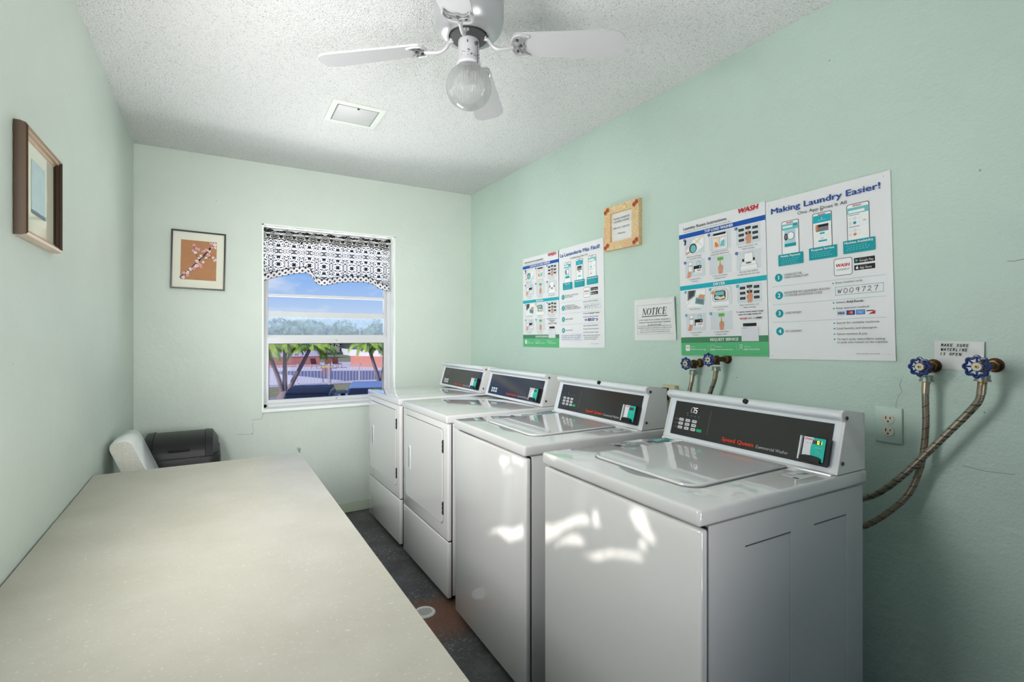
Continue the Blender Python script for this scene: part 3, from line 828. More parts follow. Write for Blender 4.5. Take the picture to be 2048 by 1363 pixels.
# hooded lid: two end cheeks and a curved flap between them
mb = MB(); N = 14
def hood(x0, x1, k, dz=0.0, sag=0.0):
    rows = []
    for i in range(N+1):
        a = math.pi*i/N
        rows.append((-math.cos(a)*hy*.93*k, .612 + (math.sin(a)**.75)*.125*k + dz))
    return rows
for x0, x1 in ((-hx*.95, -hx*.62), (hx*.62, hx*.95)):
    end_is_left = x0 < 0
    xs = [x0, x0+.03, x1] if end_is_left else [x0, x1-.03, x1]
    ks = [.58, .97, 1.0] if end_is_left else [1.0, .97, .58]
    rings = [[(xx, yy, zz) for yy, zz in hood(x0, x1, kk)] for xx, kk in zip(xs, ks)]
    loft(MB(), rings, M_BLKP).build('lid_cheek', M_BLKP, bin_)
mb = MB(); rows = hood(0, 0, 1.0, -.004); xa, xb = -hx*.61, hx*.61
vs_ = [(xx, yy, zz) for xx in (xa, xb) for yy, zz in rows]
n_ = len(rows)
mb.add(vs_, [(i, i+1, n_+i+1, n_+i) for i in range(n_-1)] + [tuple(range(n_-1,-1,-1)), tuple(range(n_, 2*n_))], M_BLKP, False)
fl = mb.build('swing_flap', M_BLKP, bin_)
MB().box(-.05, .05, -hy*.93-.004, -hy*.93+.014, .655, .672, M_GAP, .004, 2).build('finger_grip', M_GAP, fl)

# white slab leaning in the corner
M_WP = mat('glossy_white_plastic', lin(236,238,236), rough=.14, spec=.5, coat=.3, var=.02)
M_TX = mat('worn_beige_edge', lin(206,206,194), rough=.8, var=.12, vscale=60, bump=.5, bscale=120)
sl = empty('leaning_panel', (-.30, 3.02, 0), 0, 'thick rounded white plastic panel leaning in the corner beside the trash can', 'panel')
# cross-section in local xz, leaning to the left wall; extruded along y
def lean(u, v): # u across thickness, v up
    a = R(22); return (.232 + u*math.cos(a) - v*math.sin(a), u*math.sin(a)+ v*math.cos(a))
prof = []
T_, HH = .088, .885
for k in range(9): an = R(k*11.25); prof.append((T_-.045+.045*math.cos(an), HH-.045+.045*math.sin(an)))
for k in range(9): an = R(90+k*11.25); prof.append((.028+.028*math.cos(an), HH-.028-.0+.028*math.sin(an)))
sec = [lean(0, .09), lean(T_, .005)] + [lean(u, v) for u, v in prof]
mb = MB(); n_ = len(sec); ys = [-.20, -.185, .09, .105]; ins = [.93, 1, 1, .93]
cu = sum(p[0] for p in sec)/n_; cv = sum(p[1] for p in sec)/n_
rings = [[(cu+(a-cu)*k, y, max(cv+(c_-cv)*k, .002)) for a, c_ in sec] for y, k in zip(ys, ins)]
loft(mb, rings, M_WP, cap0=False)
mb.build('panel_shell', M_WP, sl)
mb = MB(); mb.add(rings[0], [tuple(range(n_-1,-1,-1))], M_TX); mb.add([(cu+(a-cu)*.93, -.196, max(cv+(c_-cv)*.93, .003)) for a, c_ in sec], [tuple(range(n_))], M_TX)
mb.build('panel_edge', M_TX, sl)
# ================================================================== POSTERS
def sheet_plane(y0, z0, rot, x=XR):
    a = R(rot)
    return Plane((x, y0, z0), (0, -math.cos(a), math.sin(a)), (0, math.sin(a), math.cos(a)))
def board(pl, w_, h_, th, m, name, parent, off=.0008):
    mb = MB(); r = .003
    vs_ = [pl.P(a, b_, q) for q in (off, off+th) for a, b_ in ((0,0),(w_,0),(w_,h_),(0,h_))]
    mb.add(vs_, [(3,2,1,0),(4,5,6,7),(0,1,5,4),(1,2,6,5),(2,3,7,6),(3,0,4,7)], m)
    return mb.build(name, m, parent)
def fist(pr, s, t_, k=1.0, h=None):
    """pointing hand printed on the sheet"""
    pr.poly([(s-.009*k,t_-.02*k),(s+.007*k,t_-.02*k),(s+.011*k,t_+.002*k),(s+.009*k,t_+.012*k),(s-.004*k,t_+.015*k),(s-.011*k,t_+.006*k)], C_SKIN, h)
    pr.poly([(s-.004*k,t_+.012*k),(s+.0005*k,t_+.012*k),(s+.0002*k,t_+.032*k),(s-.003*k,t_+.032*k)], C_SKIN, h)
    hh = (h or pr.h)+.0003
    for q in range(3): pr.stroke([(s-.006*k+q*.005*k, t_+.001*k), (s-.003*k+q*.005*k, t_+.008*k)], .0006, C_OR, hh)
def logo(pr, s, t_, w_, hg, h=None, m=None):
    pr.text('WASH', s, t_, hg, m or C_RED, width=w_, bold=.05, shear=.22, h=h)
def num(pr, s, t_, r, n_, m, h=None):
    pr.disc(s, t_, r, m, (h or pr.h)+.0004); pr.text(n_, s, t_-r*.45, r*.95, C_WHITE, bold=.03, align='C', h=(h or pr.h)+.0008)

def instruction_poster(y0, z0, rot, label, T, th=.004):
    pl = sheet_plane(y0, z0, rot); W_, H_ = .427, .608
    root = empty('laundry_poster', pl.P(W_/2, 0, 0), 0, label, 'poster', None)
    pl.o = pl.o - Vector(root.location)
    board(pl, W_, H_, th, WHITE, 'board', root)
    Hh = th+.0012
    def sub(name, fn, base=.0):
        pr = Print(pl, Hh+base); fn(pr); return pr.build(name, fix=False, parent=root)
    def head(pr):
        pr.text(T['title'], .029, .572, .0125, C_BLACK, width=T.get('tw', .226), bold=.012)
        pr.text(T['sub'], .029, .5605, .0045, C_DGREY, width=T.get('sw', .246))
    sub('heading', head)
    def lg(pr): logo(pr, .308, .585, .088, .019); pr.stroke([(.316,.577),(.34,.580),(.37,.5805),(.396,.579)], .0008, C_LGREY)
    sub('logo', lg)
    def b1(pr): pr.rect(0, .535, W_, .555, C_BLUE); pr.text(T['b1'], W_/2+.002, .5392, .0112, C_WHITE, width=T.get('b1w', .142), bold=.035, align='C')
    sub('blue_band', b1)
    def b2(pr): pr.rect(0, .298, W_, .318, C_TEALB); pr.text(T['b2'], W_/2+.0, .3022, .0112, C_WHITE, width=T.get('b2w', .058), bold=.035, align='C')
    sub('teal_band', b2)
    def b3(pr):
        pr.rect(0, .057, W_, .082, C_DG); pr.rect(0, 0, W_, .057, C_G)
        pr.text(T['b3'], .163, .0635, .0115, C_WHITE, width=T.get('b3w', .136), bold=.035)
        pr.rrect(.026, .020, .050, .047, .003, C_WHITE, Hh+.0006); pr.text('WASH', .030, .034, .004, C_RED, width=.016, bold=.04, h=Hh+.001)
        for s_, a, b_ in ((.058, T['s1'][0], T['s1'][1]), (.19, T['s2'][0], T['s2'][1]), (.325, T['s3'][0], T['s3'][1])):
            pr.text(a, s_, .036, .0052, C_WHITE); pr.text(b_, s_, .0245, .0056, C_WHITE, bold=.02, width=.082 if s_ < .3 else .068)
        for s_ in (.148, .288): pr.dashes(s_, s_+.0008, .034, 1, C_WHITE, .026, Hh+.0006)
        pr.frame(.162, .03, .182, .045, .0008, C_WHITE, Hh+.0006); pr.rect(.159, .024, .185, .027, C_WHITE, Hh+.0006)
        pr.disc(.308, .041, .0065, C_WHITE, Hh+.0006); pr.disc(.308, .041, .005, C_G, Hh+.0009); pr.stroke([(.298,.024),(.303,.032),(.313,.032),(.318,.024)], .001, C_WHITE, Hh+.0006)
        pr.text(T['foot'], .365, .008, .003, C_DG)
    sub('green_band', b3)
    # eleven numbered pictures
    cols = (.032, .164, .297); PW, PH = .108, .077
    def pic(k, c, tt, draw, cap, colr):
        s0 = cols[c]; t1 = tt; t0 = tt-PH
        def fn(pr):
            pr.rect(s0, t0, s0+PW, t1, mat('picture_background', lin(208,214,219), rough=.5), Hh)
            draw(pr, s0, t0)
            num(pr, s0+.001, t1-.006, .0065, str(k), colr, Hh+.0014)
            for q, ln in enumerate(cap): pr.text(ln, s0+PW/2, t0-.0108-q*.0105, .0054, C_DGREY, align='C', width=min(.112, .0034*len(ln)))
        sub('illustration', fn)
    h1, h2, h3 = Hh+.0004, Hh+.0008, Hh+.0012
    def d_pour(pr, s, t_):
        pr.poly([(s+.008,t_+.02),(s+.05,t_+.07),(s+.104,t_+.072),(s+.104,t_+.03),(s+.05,t_+.002),(s+.01,t_+.003)], C_WHITE, h1)
        pr.disc(s+.046, t_+.028, .021, C_DGREY, h2, ry=.022); pr.disc(s+.048, t_+.026, .015, C_PTEAL, h3, ry=.017)
        pr.stroke([(s+.056,t_+.047),(s+.098,t_+.074)], .009, C_CREAM, h2); pr.stroke([(s+.002,t_+.052),(s+.006,t_+.068)], .008, C_BLACK, h2)
        pr.poly([(s+.004,t_+.012),(s+.03,t_+.018),(s+.034,t_+.012),(s+.012,t_+.004)], C_SKIN, h3)
        pr.stroke([(s+.01,t_+.03),(s+.052,t_+.07),(s+.1,t_+.03)], .0008, C_GREY, h2)
    def d_load(pr, s, t_):
        pr.rect(s+.018, t_, s+.09, t_+.066, C_WHITE, h1); pr.rect(s+.022, t_+.062, s+.084, t_+.071, C_BLACK, h2); pr.frame(s+.018, t_, s+.09, t_+.066, .0009, C_GREY, h2)
        pr.frame(s+.026, t_+.008, s+.082, t_+.056, .001, C_GREY, h2)
        pr.poly([(s+.03,t_+.012),(s+.05,t_+.012),(s+.044,t_+.03),(s+.03,t_+.036)], C_OR, h2); pr.poly([(s+.056,t_+.012),(s+.078,t_+.012),(s+.078,t_+.04),(s+.062,t_+.034)], C_PTEAL, h2)
        pr.poly([(s+.032,t_+.036),(s+.05,t_+.032),(s+.048,t_+.05),(s+.034,t_+.05)], C_CREAM, h2); pr.rect(s+.05, t_+.012, s+.057, t_+.05, C_LGREY, h3)
        pr.rect(s+.022, t_+.05, s+.086, t_+.0515, C_RED, h3)
    def d_keys(pr, s, t_):
        for i in range(3):
            for j in range(3):
                x = s+.012+.031*i; y = t_+.014+.021*j + (.004 if i == 1 else 0)
                pr.rect(x, y, x+.024, y+.0105, C_BLACK, h1); pr.rect(x+.004, y+.0045, x+.02, y+.006, C_GREY, h2)
        fist(pr, s+.057, t_+.023, 1.12, h3)
    def d_pay(pr, s, t_):
        pr.rrect(s+.02, t_+.026, s+.04, t_+.07, .003, C_WHITE, h1); pr.frame(s+.02, t_+.026, s+.04, t_+.07, .0009, C_GREY, h2); pr.rect(s+.02, t_+.052, s+.04, t_+.055, C_GREY, h2)
        pr.poly([(s+.01,t_+.0),(s+.026,t_+.0),(s+.034,t_+.018),(s+.036,t_+.03),(s+.026,t_+.024),(s+.02,t_+.034),(s+.016,t_+.02)], C_SKIN, h3)
        pr.disc(s+.074, t_+.06, .011, C_PTEAL, h1); pr.disc(s+.074, t_+.06, .0075, mat('picture_background'), h2)
        pr.rrect(s+.05, t_+.014, s+.092, t_+.048, .003, C_WHITE, h1); pr.rrect(s+.048, t_+.036, s+.09, t_+.050, .002, C_BLACK, h2); pr.disc(s+.082, t_+.043, .003, C_WHITE, h3)
        pr.rect(s+.048, t_+.022, s+.052, t_+.05, C_BLACK, h2); pr.text('WASH', s+.066, t_+.026, .005, C_RED, width=.02, bold=.03, shear=.2, h=h3); pr.rect(s+.056, t_+.017, s+.084, t_+.018, C_GREY, h2)
    def d_start(pr, s, t_):
        pr.rrect(s+.04, t_+.056, s+.07, t_+.070, .002, C_LG, h1); pr.text('START', s+.055, t_+.0605, .005, C_DG, width=.02, align='C', h=h2)
        fist(pr, s+.056, t_+.021, 1.1, h3)
    def d_open(pr, s, t_):
        pr.poly([(s+.016,t_),(s+.092,t_),(s+.09,t_+.02),(s+.084,t_+.032),(s+.026,t_+.032),(s+.018,t_+.02)], C_WHITE, h1)
        pr.stroke([(s+.016,t_),(s+.018,t_+.02),(s+.026,t_+.032),(s+.084,t_+.032),(s+.09,t_+.02),(s+.092,t_)], .001, C_GREY, h2); pr.stroke([(s+.018,t_+.018),(s+.09,t_+.018)], .001, C_GREY, h2)
        pr.disc(s+.054, t_+.026, .014, C_DGREY, h2, ry=.003); pr.rect(s+.026, t_+.034, s+.034, t_+.044, C_BLACK, h2); pr.rect(s+.074, t_+.034, s+.082, t_+.044, C_BLACK, h2)
        pr.rrect(s+.036, t_+.032, s+.074, t_+.066, .002, C_WHITE, h3); pr.frame(s+.036, t_+.032, s+.074, t_+.066, .0008, C_GREY, h3+.0003)
    def d_lint(pr, s, t_):
        pr.rect(s+.002, t_+.001, s+.106, t_+.076, C_WHITE, h1)
        pr.poly([(s+.01,t_+.03),(s+.05,t_+.05),(s+.058,t_+.076),(s+.012,t_+.076)], C_GREY, h2); pr.poly([(s+.018,t_+.04),(s+.046,t_+.054),(s+.05,t_+.076),(s+.02,t_+.076)], C_DGREY, h3)
        pr.poly([(s+.05,t_+.016),(s+.1,t_+.006),(s+.104,t_+.036),(s+.056,t_+.044)], C_PTEAL, h2); pr.poly([(s+.056,t_+.018),(s+.096,t_+.010),(s+.098,t_+.03),(s+.06,t_+.038)], C_GREY, h3)
        pr.poly([(s+.066,t_+.04),(s+.1,t_+.034),(s+.106,t_+.05),(s+.08,t_+.056)], C_SKIN, h3); pr.stroke([(s+.002,t_+.008),(s+.046,t_+.05),(s+.104,t_+.05)], .001, C_GREY, h2)
    def d_drum(pr, s, t_):
        pr.rect(s+.004, t_, s+.1, t_+.072, C_WHITE, h1); pr.rrect(s+.012, t_+.016, s+.088, t_+.068, .012, C_GREY, h1+.0001); pr.rrect(s+.014, t_+.018, s+.086, t_+.066, .011, C_WHITE, h1+.0002)
        pr.rrect(s+.02, t_+.022, s+.078, t_+.062, .010, C_DGREY, h2); pr.rect(s+.03, t_+.042, s+.07, t_+.058, C_PTEAL, h3)
        pr.poly([(s+.024,t_+.03),(s+.04,t_+.04),(s+.056,t_+.034),(s+.07,t_+.04),(s+.076,t_+.028),(s+.05,t_+.024)], C_CREAM, h3+.0002); pr.poly([(s+.022,t_+.034),(s+.034,t_+.042),(s+.046,t_+.036),(s+.034,t_+.026)], C_LB, h3+.0003)
        pr.poly([(s+.004,t_+.052),(s+.03,t_+.044),(s+.032,t_+.056),(s+.01,t_+.064)], C_SKIN, h3+.0004)
        pr.stroke([(s+.096,t_+.0),(s+.096,t_+.076)], .001, C_GREY, h2); pr.stroke([(s+.09,t_+.012),(s+.092,t_+.06)], .0008, C_GREY, h2)
    D = [d_pour, d_load, d_keys, d_pay, d_start, d_open]
    for q in range(6): pic(q+1, q % 3, .531-(q//3)*.103, D[q], T['c'][q], C_DBLUE)
    D = [d_lint, d_drum, d_keys, d_pay, d_start]
    for q in range(5): pic(q+1, q % 3, .293-(q//3)*.105, D[q], T['c'][6+q], C_TEALB)
    def svc(pr):
        for q, ln in enumerate(T['req']): pr.text(ln, .352, .177-q*.0105-(0 if len(T['req']) < 3 else -.004), .0058, C_DGREY, bold=.03, align='C', width=min(.127, .0034*len(ln)))
        pr.text('WASH', .306, .149, .007, C_RED, width=.034, bold=.04, shear=.2); pr.text('ABC 123', .345, .149, .007, C_DGREY, width=.035); pr.text('/MMM', .381, .149, .007, C_BLACK, width=.022, bold=.04)
        pr.stroke([(.31,.144),(.352,.140),(.396,.145)], .0006, C_LGREY); pr.stroke([(.352,.140),(.352,.133)], .0006, C_LGREY)
        pr.rrect(.319, .120, .379, .133, .002, C_BLACK); pr.rect(.323, .123, .331, .1245, C_GREY, Hh+.0006)
        pr.rect(.312, .060, .388, .118, mat('drawn_washer', lin(214,216,222), rough=.5), Hh+.0009); pr.rect(.314, .113, .34, .1145, C_GREY, Hh+.0012)
    sub('service_picture', svc)
    for a, b_ in ((.012,.596),(.415,.597),(.012,.012),(.415,.012)): sub('wall_pin', lambda pr: pr.disc(a, b_, .0022, C_LGREY, n=10))
    return root

def app_poster(y0, z0, rot, label, T, th=.004):
    pl = sheet_plane(y0, z0, rot); W_, H_ = .424, .611
    root = empty('laundry_poster', pl.P(W_/2, 0, 0), 0, label, 'poster', None)
    pl.o = pl.o - Vector(root.location)
    board(pl, W_, H_, th, WHITE, 'board', root)
    Hh = th+.0012; h1, h2, h3 = Hh+.0004, Hh+.0008, Hh+.0012
    def sub(name, fn): pr = Print(pl, Hh); fn(pr); return pr.build(name, fix=False, parent=root)
    def head(pr):
        pr.text(T['title'], .024, .559, .0205, C_DBLUE, width=.372, bold=.025)
        pr.text(T['sub'], .126, .5345, .0108, C_BLACK, width=.168)
        pr.disc(.210, .5335, .0042, C_BLACK, n=12); pr.disc(.210, .5335, .0022, WHITE, Hh+.0004, n=12)
    sub('heading', head)
    phones = ((.061, .521, .128), (.177, .525, .244), (.292, .529, .362))
    boxes = ((.047, .397, .142, .354), (.163, .402, .259, .3585), (.279, .407, .377, .363))
    for k in range(3):
        def fn(pr, k=k):
            s0, t1, s1 = phones[k]; b0, bt, b1_, bb = boxes[k]
            pr.rrect(s0, bt-.004, s1, t1, .007, C_DGREY, Hh); pr.rrect(s0+.0022, bt-.003, s1-.0022, t1-.0022, .0055, C_WHITE, h1)
            if k == 0:
                pr.rect(s0+.003, t1-.034, s1-.003, t1-.012, C_PTEAL, h2); pr.rect(s0+.006, t1-.026, s0+.044, t1-.019, C_WHITE, h3); pr.rect(s0+.046, t1-.022, s1-.006, t1-.015, C_TEAL, h3)
                pr.rect(s0+.012, t1-.090, s1-.014, t1-.034, C_LB, h2); pr.disc(s0+.036, t1-.058, .014, C_GREY, h3, ry=.015); pr.disc(s0+.036, t1-.058, .012, C_WHITE, h3+.0003, ry=.013)
                pr.disc(s0+.018, t1-.060, .007, C_BLACK, h3+.0004, ry=.013); pr.disc(s0+.018, t1-.060, .004, C_GREY, h3+.0006, ry=.009); pr.rect(s0+.012, t1-.098, s1-.012, t1-.086, C_TEAL, h3+.0004)
            elif k == 1:
                pr.rect(s0+.003, t1-.036, s1-.003, t1-.010, C_TEALB, h2); pr.disc(s0+.033, t1-.021, .003, C_WHITE, h3, n=3); pr.rect(s0+.02, t1-.028, s0+.047, t1-.0268, C_LGREY, h3)
                pr.rect(s0+.012, t1-.068, s1-.012, t1-.043, C_GREY, h2); pr.rect(s0+.020, t1-.052, s1-.012, t1-.044, C_BLACK, h3); pr.rect(s0+.011, t1-.064, s0+.018, t1-.046, C_OR, h3)
                pr.rect(s0+.025, t1-.078, s0+.042, t1-.072, C_TEALB, h2); pr.rect(s0+.012, t1-.085, s1-.012, t1-.0845, C_LGREY, h2); pr.rect(s0+.02, t1-.105, s1-.018, t1-.099, C_TEALB, h2)
                pr.rect(s0+.028, t1-.0935, s0+.038, t1-.092, C_GREY, h2)
            else:
                pr.rect(s0+.003, t1-.034, s1-.003, t1-.013, C_PTEAL, h2); pr.rect(s0+.006, t1-.031, s1-.014, t1-.022, C_WHITE, h3)
                pr.rect(s0+.006, t1-.039, s0+.04, t1-.0375, C_DGREY, h2); pr.rect(s0+.006, t1-.079, s0+.04, t1-.0775, C_DGREY, h2); pr.rect(s0+.006, t1-.075, s1-.006, t1-.0745, C_LGREY, h2)
                for q, (tt, cc) in enumerate(((.050, C_LGREY), (.065, C_TEAL), (.090, C_LGREY), (.104, C_OR))):
                    pr.disc(s0+.025, t1-tt, .005, cc, h2, n=14); pr.disc(s0+.025, t1-tt, .003, C_WHITE, h3, n=12) if cc is C_LGREY else None
                    pr.frame(s0+.008, t1-tt-.003, s0+.014, t1-tt+.003, .0006, C_GREY if q % 2 else C_LGREY, h2); pr.rect(s0+.035, t1-tt-.0005, s0+.044, t1-tt+.0005, C_LGREY, h2)
                pr.stroke([(s0+.05,t1-.064),(s0+.054,t1-.059),(s0+.056,t1-.064),(s0+.06,t1-.060)], .001, C_DGREY, h2)
            pr.text('WASH', s0+.019, t1-.010, .005, C_RED, width=.026, bold=.04, shear=.2, h=h3)
            pr.rrect(b0, bb, b1_, bt, .003, C_TEAL, h3+.0006)
            pr.text(T['box'][k], (b0+b1_)/2, bt-.0115, .0072, C_WHITE, width=(.074, .078, .088)[k] if T['box'][k] != 'Pago móvil' else .05, bold=.03, align='C', h=h3+.001)
            for q in range(3 if k else 4): pr.dashes(b0+.010+.004*(q % 2), b1_-.012-.005*((q+k) % 3), bt-.0195-q*.0066, 9-q, C_PTEAL, .0022, h3+.001)
        sub('phone_picture', fn)
    def stores(pr):
        pr.rrect(.246, .291, .306, .351, .008, C_GREY); pr.rrect(.2482, .2932, .3038, .3488, .0065, C_WHITE, h1)
        logo(pr, .2525, .322, .043, .010, h2); pr.text('CONNECT', .276, .309, .0055, C_DGREY, width=.041, align='C', h=h2)
        for t0, nm in ((.327, 'Google Play'), (.303, 'App Store')):
            pr.rrect(.311, t0, .374, t0+.0175, .002, C_BLACK); pr.text(nm, .328, t0+.004, .0072, C_WHITE, width=.042 if nm[0] == 'G' else .036, h=h2)
            pr.rect(.329, t0+.0135, .352, t0+.0145, C_GREY, h2)
            if nm[0] == 'G': pr.poly([(.316,t0+.003),(.325,t0+.0088),(.316,t0+.0145)], C_G, h2); pr.poly([(.316,t0+.0088),(.325,t0+.0088),(.316,t0+.0145)], C_TEALB, h3)
            else: pr.disc(.3205, t0+.0078, .0042, C_WHITE, h2, n=14); pr.disc(.3245, t0+.009, .0015, C_BLACK, h3, n=8); pr.stroke([(.3205,t0+.0125),(.3222,t0+.0148)], .0012, C_WHITE, h3)
    sub('app_badges', stores)
    steps = ((.311, '1'), (.243, '2'), (.174, '3'), (.106, '4'))
    for q, (tt, n_) in enumerate(steps):
        def fn(pr, q=q, tt=tt, n_=n_):
            num(pr, .0455, tt, .0155, n_, C_TEAL, Hh-.0004)
            ls = T['steps'][q]
            for k, ln in enumerate(ls):
                y = tt + (.0035 if len(ls) == 2 else (-.004 if len(ls) == 1 else .009)) - k*.0105
                if q == 1 and k == 1 and ln.startswith('OR '):
                    pr.text('OR', .069, y, .0078, C_TEAL); pr.text(ln[3:], .088, y, .0078, C_DGREY, width=.118)
                else: pr.text(ln, .069, y, .0078, C_DGREY, width=T['sw'][q][k])
        sub('step', fn)
    for tt in (.277, .208, .140): sub('dotted_rule', lambda pr: pr.dashes(.018, .404, tt+.001, 88, C_TEAL, .0012))
    for lo, hi in ((.24, .30), (.16, .21), (.0, .14)):
        def right(pr):
            for tt in T['bul']:
                if lo < tt < hi: pr.rect(.2395, tt-.0022, .2445, tt+.0022, C_TEAL)
            for tt, tx, wd in T['rt']:
                if lo < tt < hi: pr.text(tx, .252, tt, .0068, C_DGREY, width=wd, bold=.0)
            if lo < T['bold'][0] < hi: pr.text(T['bold'][1], T['bold'][3], T['bold'][0], .007, C_BLACK, width=T['bold'][2], bold=.03)
        sub('bullet_text', right)
    def code(pr):
        pr.frame(.249, .2245, .396, .253, .0011, C_TEAL)
        hand_text(pr, 'W009727', .256, .2300, .0165, .0165, .0014, C_BLACK)
    sub('code_box', code)
    def cards(pr):
        x = .252
        for nm in ('VISA', 'm', 'a', 'd'):
            if nm == 'VISA': pr.rect(x, .154, x+.027, .170, C_LGREY); pr.text('VISA', x+.0135, .158, .0075, C_DBLUE, width=.022, bold=.05, shear=.15, align='C', h=h2)
            elif nm == 'm': pr.rect(x, .154, x+.027, .170, C_DBLUE); pr.disc(x+.0105, .162, .005, C_RED, h1, n=16); pr.disc(x+.0165, .162, .005, C_OR, h2, n=16)
            elif nm == 'a': pr.rect(x, .154, x+.027, .170, C_BLUE); pr.rect(x+.0015, .1555, x+.0255, .1685, mat('ink_card_blue', lin(60,140,205)), h1); pr.text('AMERICAN', x+.0135, .163, .003, C_WHITE, width=.02, align='C', h=h2); pr.text('EXPRESS', x+.0135, .1575, .003, C_WHITE, width=.017, align='C', h=h2)
            else: pr.rect(x, .154, x+.027, .170, C_WHITE); pr.poly([(x+.006,.154),(x+.027,.154),(x+.027,.166)], C_RED, h1); pr.rect(x+.001, .163, x+.022, .167, C_DGREY, h1)
            x += .0305
    sub('payment_cards', cards)
    def ft(pr): pr.text(T['foot'], .311, .021, .0032, C_DGREY, width=.07); pr.text('1/2', .405, .021, .003, C_GREY)
    sub('small_print', ft)
    for a, b_ in ((.012,.597),(.405,.596),(.012,.012)): sub('wall_pin', lambda pr: pr.disc(a, b_, .0022, C_LGREY, n=10))
    if T.get('frame'):
        def fr_(pr):
            pr.frame(.028, .044, .225, .082, .0007, C_GREY)
            for q, ln in enumerate(T['frame']): pr.text(ln, .034, .0715-q*.0108, .0062, C_DBLUE, width=.186-(.004*q))
        sub('note_box', fr_)
    return root

# single-stroke handwriting
HF = {'W': [[(0,.9),(.18,.05),(.42,.75),(.62,.05),(.95,1)]], '0': [[(.5+.42*math.cos(R(a)), .5+.48*math.sin(R(a))) for a in range(90, 460, 30)]],
 '9': [[(.85,.75),(.6,.98),(.25,.85),(.2,.6),(.5,.48),(.82,.7),(.85,.9),(.8,.4),(.72,0)]], '7': [[(.08,.9),(.9,1),(.6,.5),(.48,0)]],
 '2': [[(.12,.75),(.35,1),(.7,.9),(.72,.62),(.4,.25),(.1,.08),(.3,.2),(.95,.02)]],
 'M': [[(0,0),(.2,1),(.45,.35),(.8,1),(.85,0)]], 'A': [[(0,0),(.5,1),(.8,0)],[(.15,.38),(.75,.42)]], 'K': [[(.1,1),(.1,0)],[(.8,1),(.1,.45),(.85,0)]],
 'E': [[(.8,1),(.12,.95),(.08,0),(.8,.03)],[(.1,.5),(.7,.55)]], 'S': [[(.8,.9),(.4,1),(.15,.75),(.7,.4),(.55,.02),(.05,.06)]], 'U': [[(.08,1),(.1,.2),(.4,0),(.75,.2),(.8,1)]],
 'R': [[(.1,0),(.12,1)],[(.05,.95),(.6,1),(.75,.75),(.15,.5),(.85,0)]], 'w': [[(0,1),(.15,0),(.45,.8),(.6,0),(.95,1)]], 'O': [[(.5+.42*math.cos(R(a)), .5+.48*math.sin(R(a))) for a in range(90, 460, 30)]],
 'T': [[(0,.95),(.9,1)],[(.45,.98),(.4,0)]], 'L': [[(.15,1),(.1,.03),(.75,0)]], 'I': [[(.4,1),(.35,0)]], 'N': [[(.08,0),(.12,1),(.75,0),(.85,1)]], 'P': [[(.15,0),(.12,1),(.7,.95),(.65,.55),(.15,.5)]], ' ': []}
def hand_text(pr, s, x, y, cw, chh, th, m, h=None, sl=.12):
    for c in s:
        for st in HF.get(c, []): pr.stroke([(x+(a*.8)*cw+b_*chh*sl, y+b_*chh) for a, b_ in st], th, m, h if h is not None else pr.h+.0004)
        x += cw*1.12

EN = dict(title='Laundry Room Instructions', sub='These are basic instructions for machines in this laundry room. Please read.', b1='TOP LOAD WASHER', b2='DRYER', b3='REQUEST SERVICE',
  s1=('via the','WASH-Connect App'), s2=('Online at','wash.com/service'), s3=('Call us at','800-342-5932'), foot='WASH SERVICE',
  c=[['Add 1/4 cup of detergent','or 1 pod inside cylinder'],['Load clothes loosely and','evenly below MAX fill level'],['Select temperature / soil','/ fabric settings'],['Use payment method','on machine'],['To start, press fabric','setting to start'],['After use, clean machine','and keep fresh with door open'],
     ['Clean lint screen'],['Load 1 wash load and','close door'],['Select temperature / soil','/ fabric settings'],['Use payment method','on machine'],['To start, press fabric','setting to start']],
  req=['To submit a service request, simply','report the 8-digit machine ID.'])
ES = dict(title='Instrucciones de Lavandería', sub='Instrucciones básicas para las máquinas de esta lavandería.', b1='LAVADORA DE CARGA SUPERIOR', b1w=.24, b2='SECADORA', b2w=.085, b3='SOLICITAR SERVICIO', b3w=.15,
  s1=('mediante','WASH-Connect App'), s2=('En línea en','wash.com/servicio'), s3=('Llámenos al','800-342-5932'), foot='WASH SERVICE',
  c=[['Agregue 1/4 de taza de','detergente o 1 cápsula'],['Cargue la ropa de manera','uniforme bajo el nivel MAX'],['Seleccione la temperatura','y el tipo de tela'],['Use el método de pago','en la máquina'],['Para comenzar, presione','el tipo de tela'],['Después de usar, limpie','y deje la puerta abierta'],
     ['Limpie el filtro de pelusa'],['Cargue una lavada y','cierre la puerta'],['Seleccione la temperatura','y el tipo de tela'],['Use el método de pago','en la máquina'],['Para comenzar, presione','el tipo de tela']],
  req=['Para solicitar servicio, informe','el número de máquina','de 8 dígitos.'])
EN2 = dict(title='Making Laundry Easier!', sub='One App Does It All', box=['Mobile Payment','Request Service','Machine Availability'],
  steps=[['DOWNLOAD THE','WASH-CONNECT APP'],['REGISTER IN LAUNDRY ROOM','OR ENTER LOCATION CODE'],['LOAD MONEY'],['DO LAUNDRY']], sw=[[.066,.090],[.162,.14],[.062],[.062]],
  bul=(.267,.199,.179,.128,.109,.090,.072), rt=[(.2645,'Enter location code',.084),(.196,'Select',.030),(.176,'Enter payment method',.100),(.125,'Search for available machines',.130),(.106,'Load laundry and detergent',.122),(.087,'Select machine & pay',.094),(.069,'To start cycle, select fabric setting',.145),(.0585,'or push start button on the machine',.152)],
  bold=(.196,'Add Funds',.052,.285), foot='WASH LAUNDRY APP POSTER')
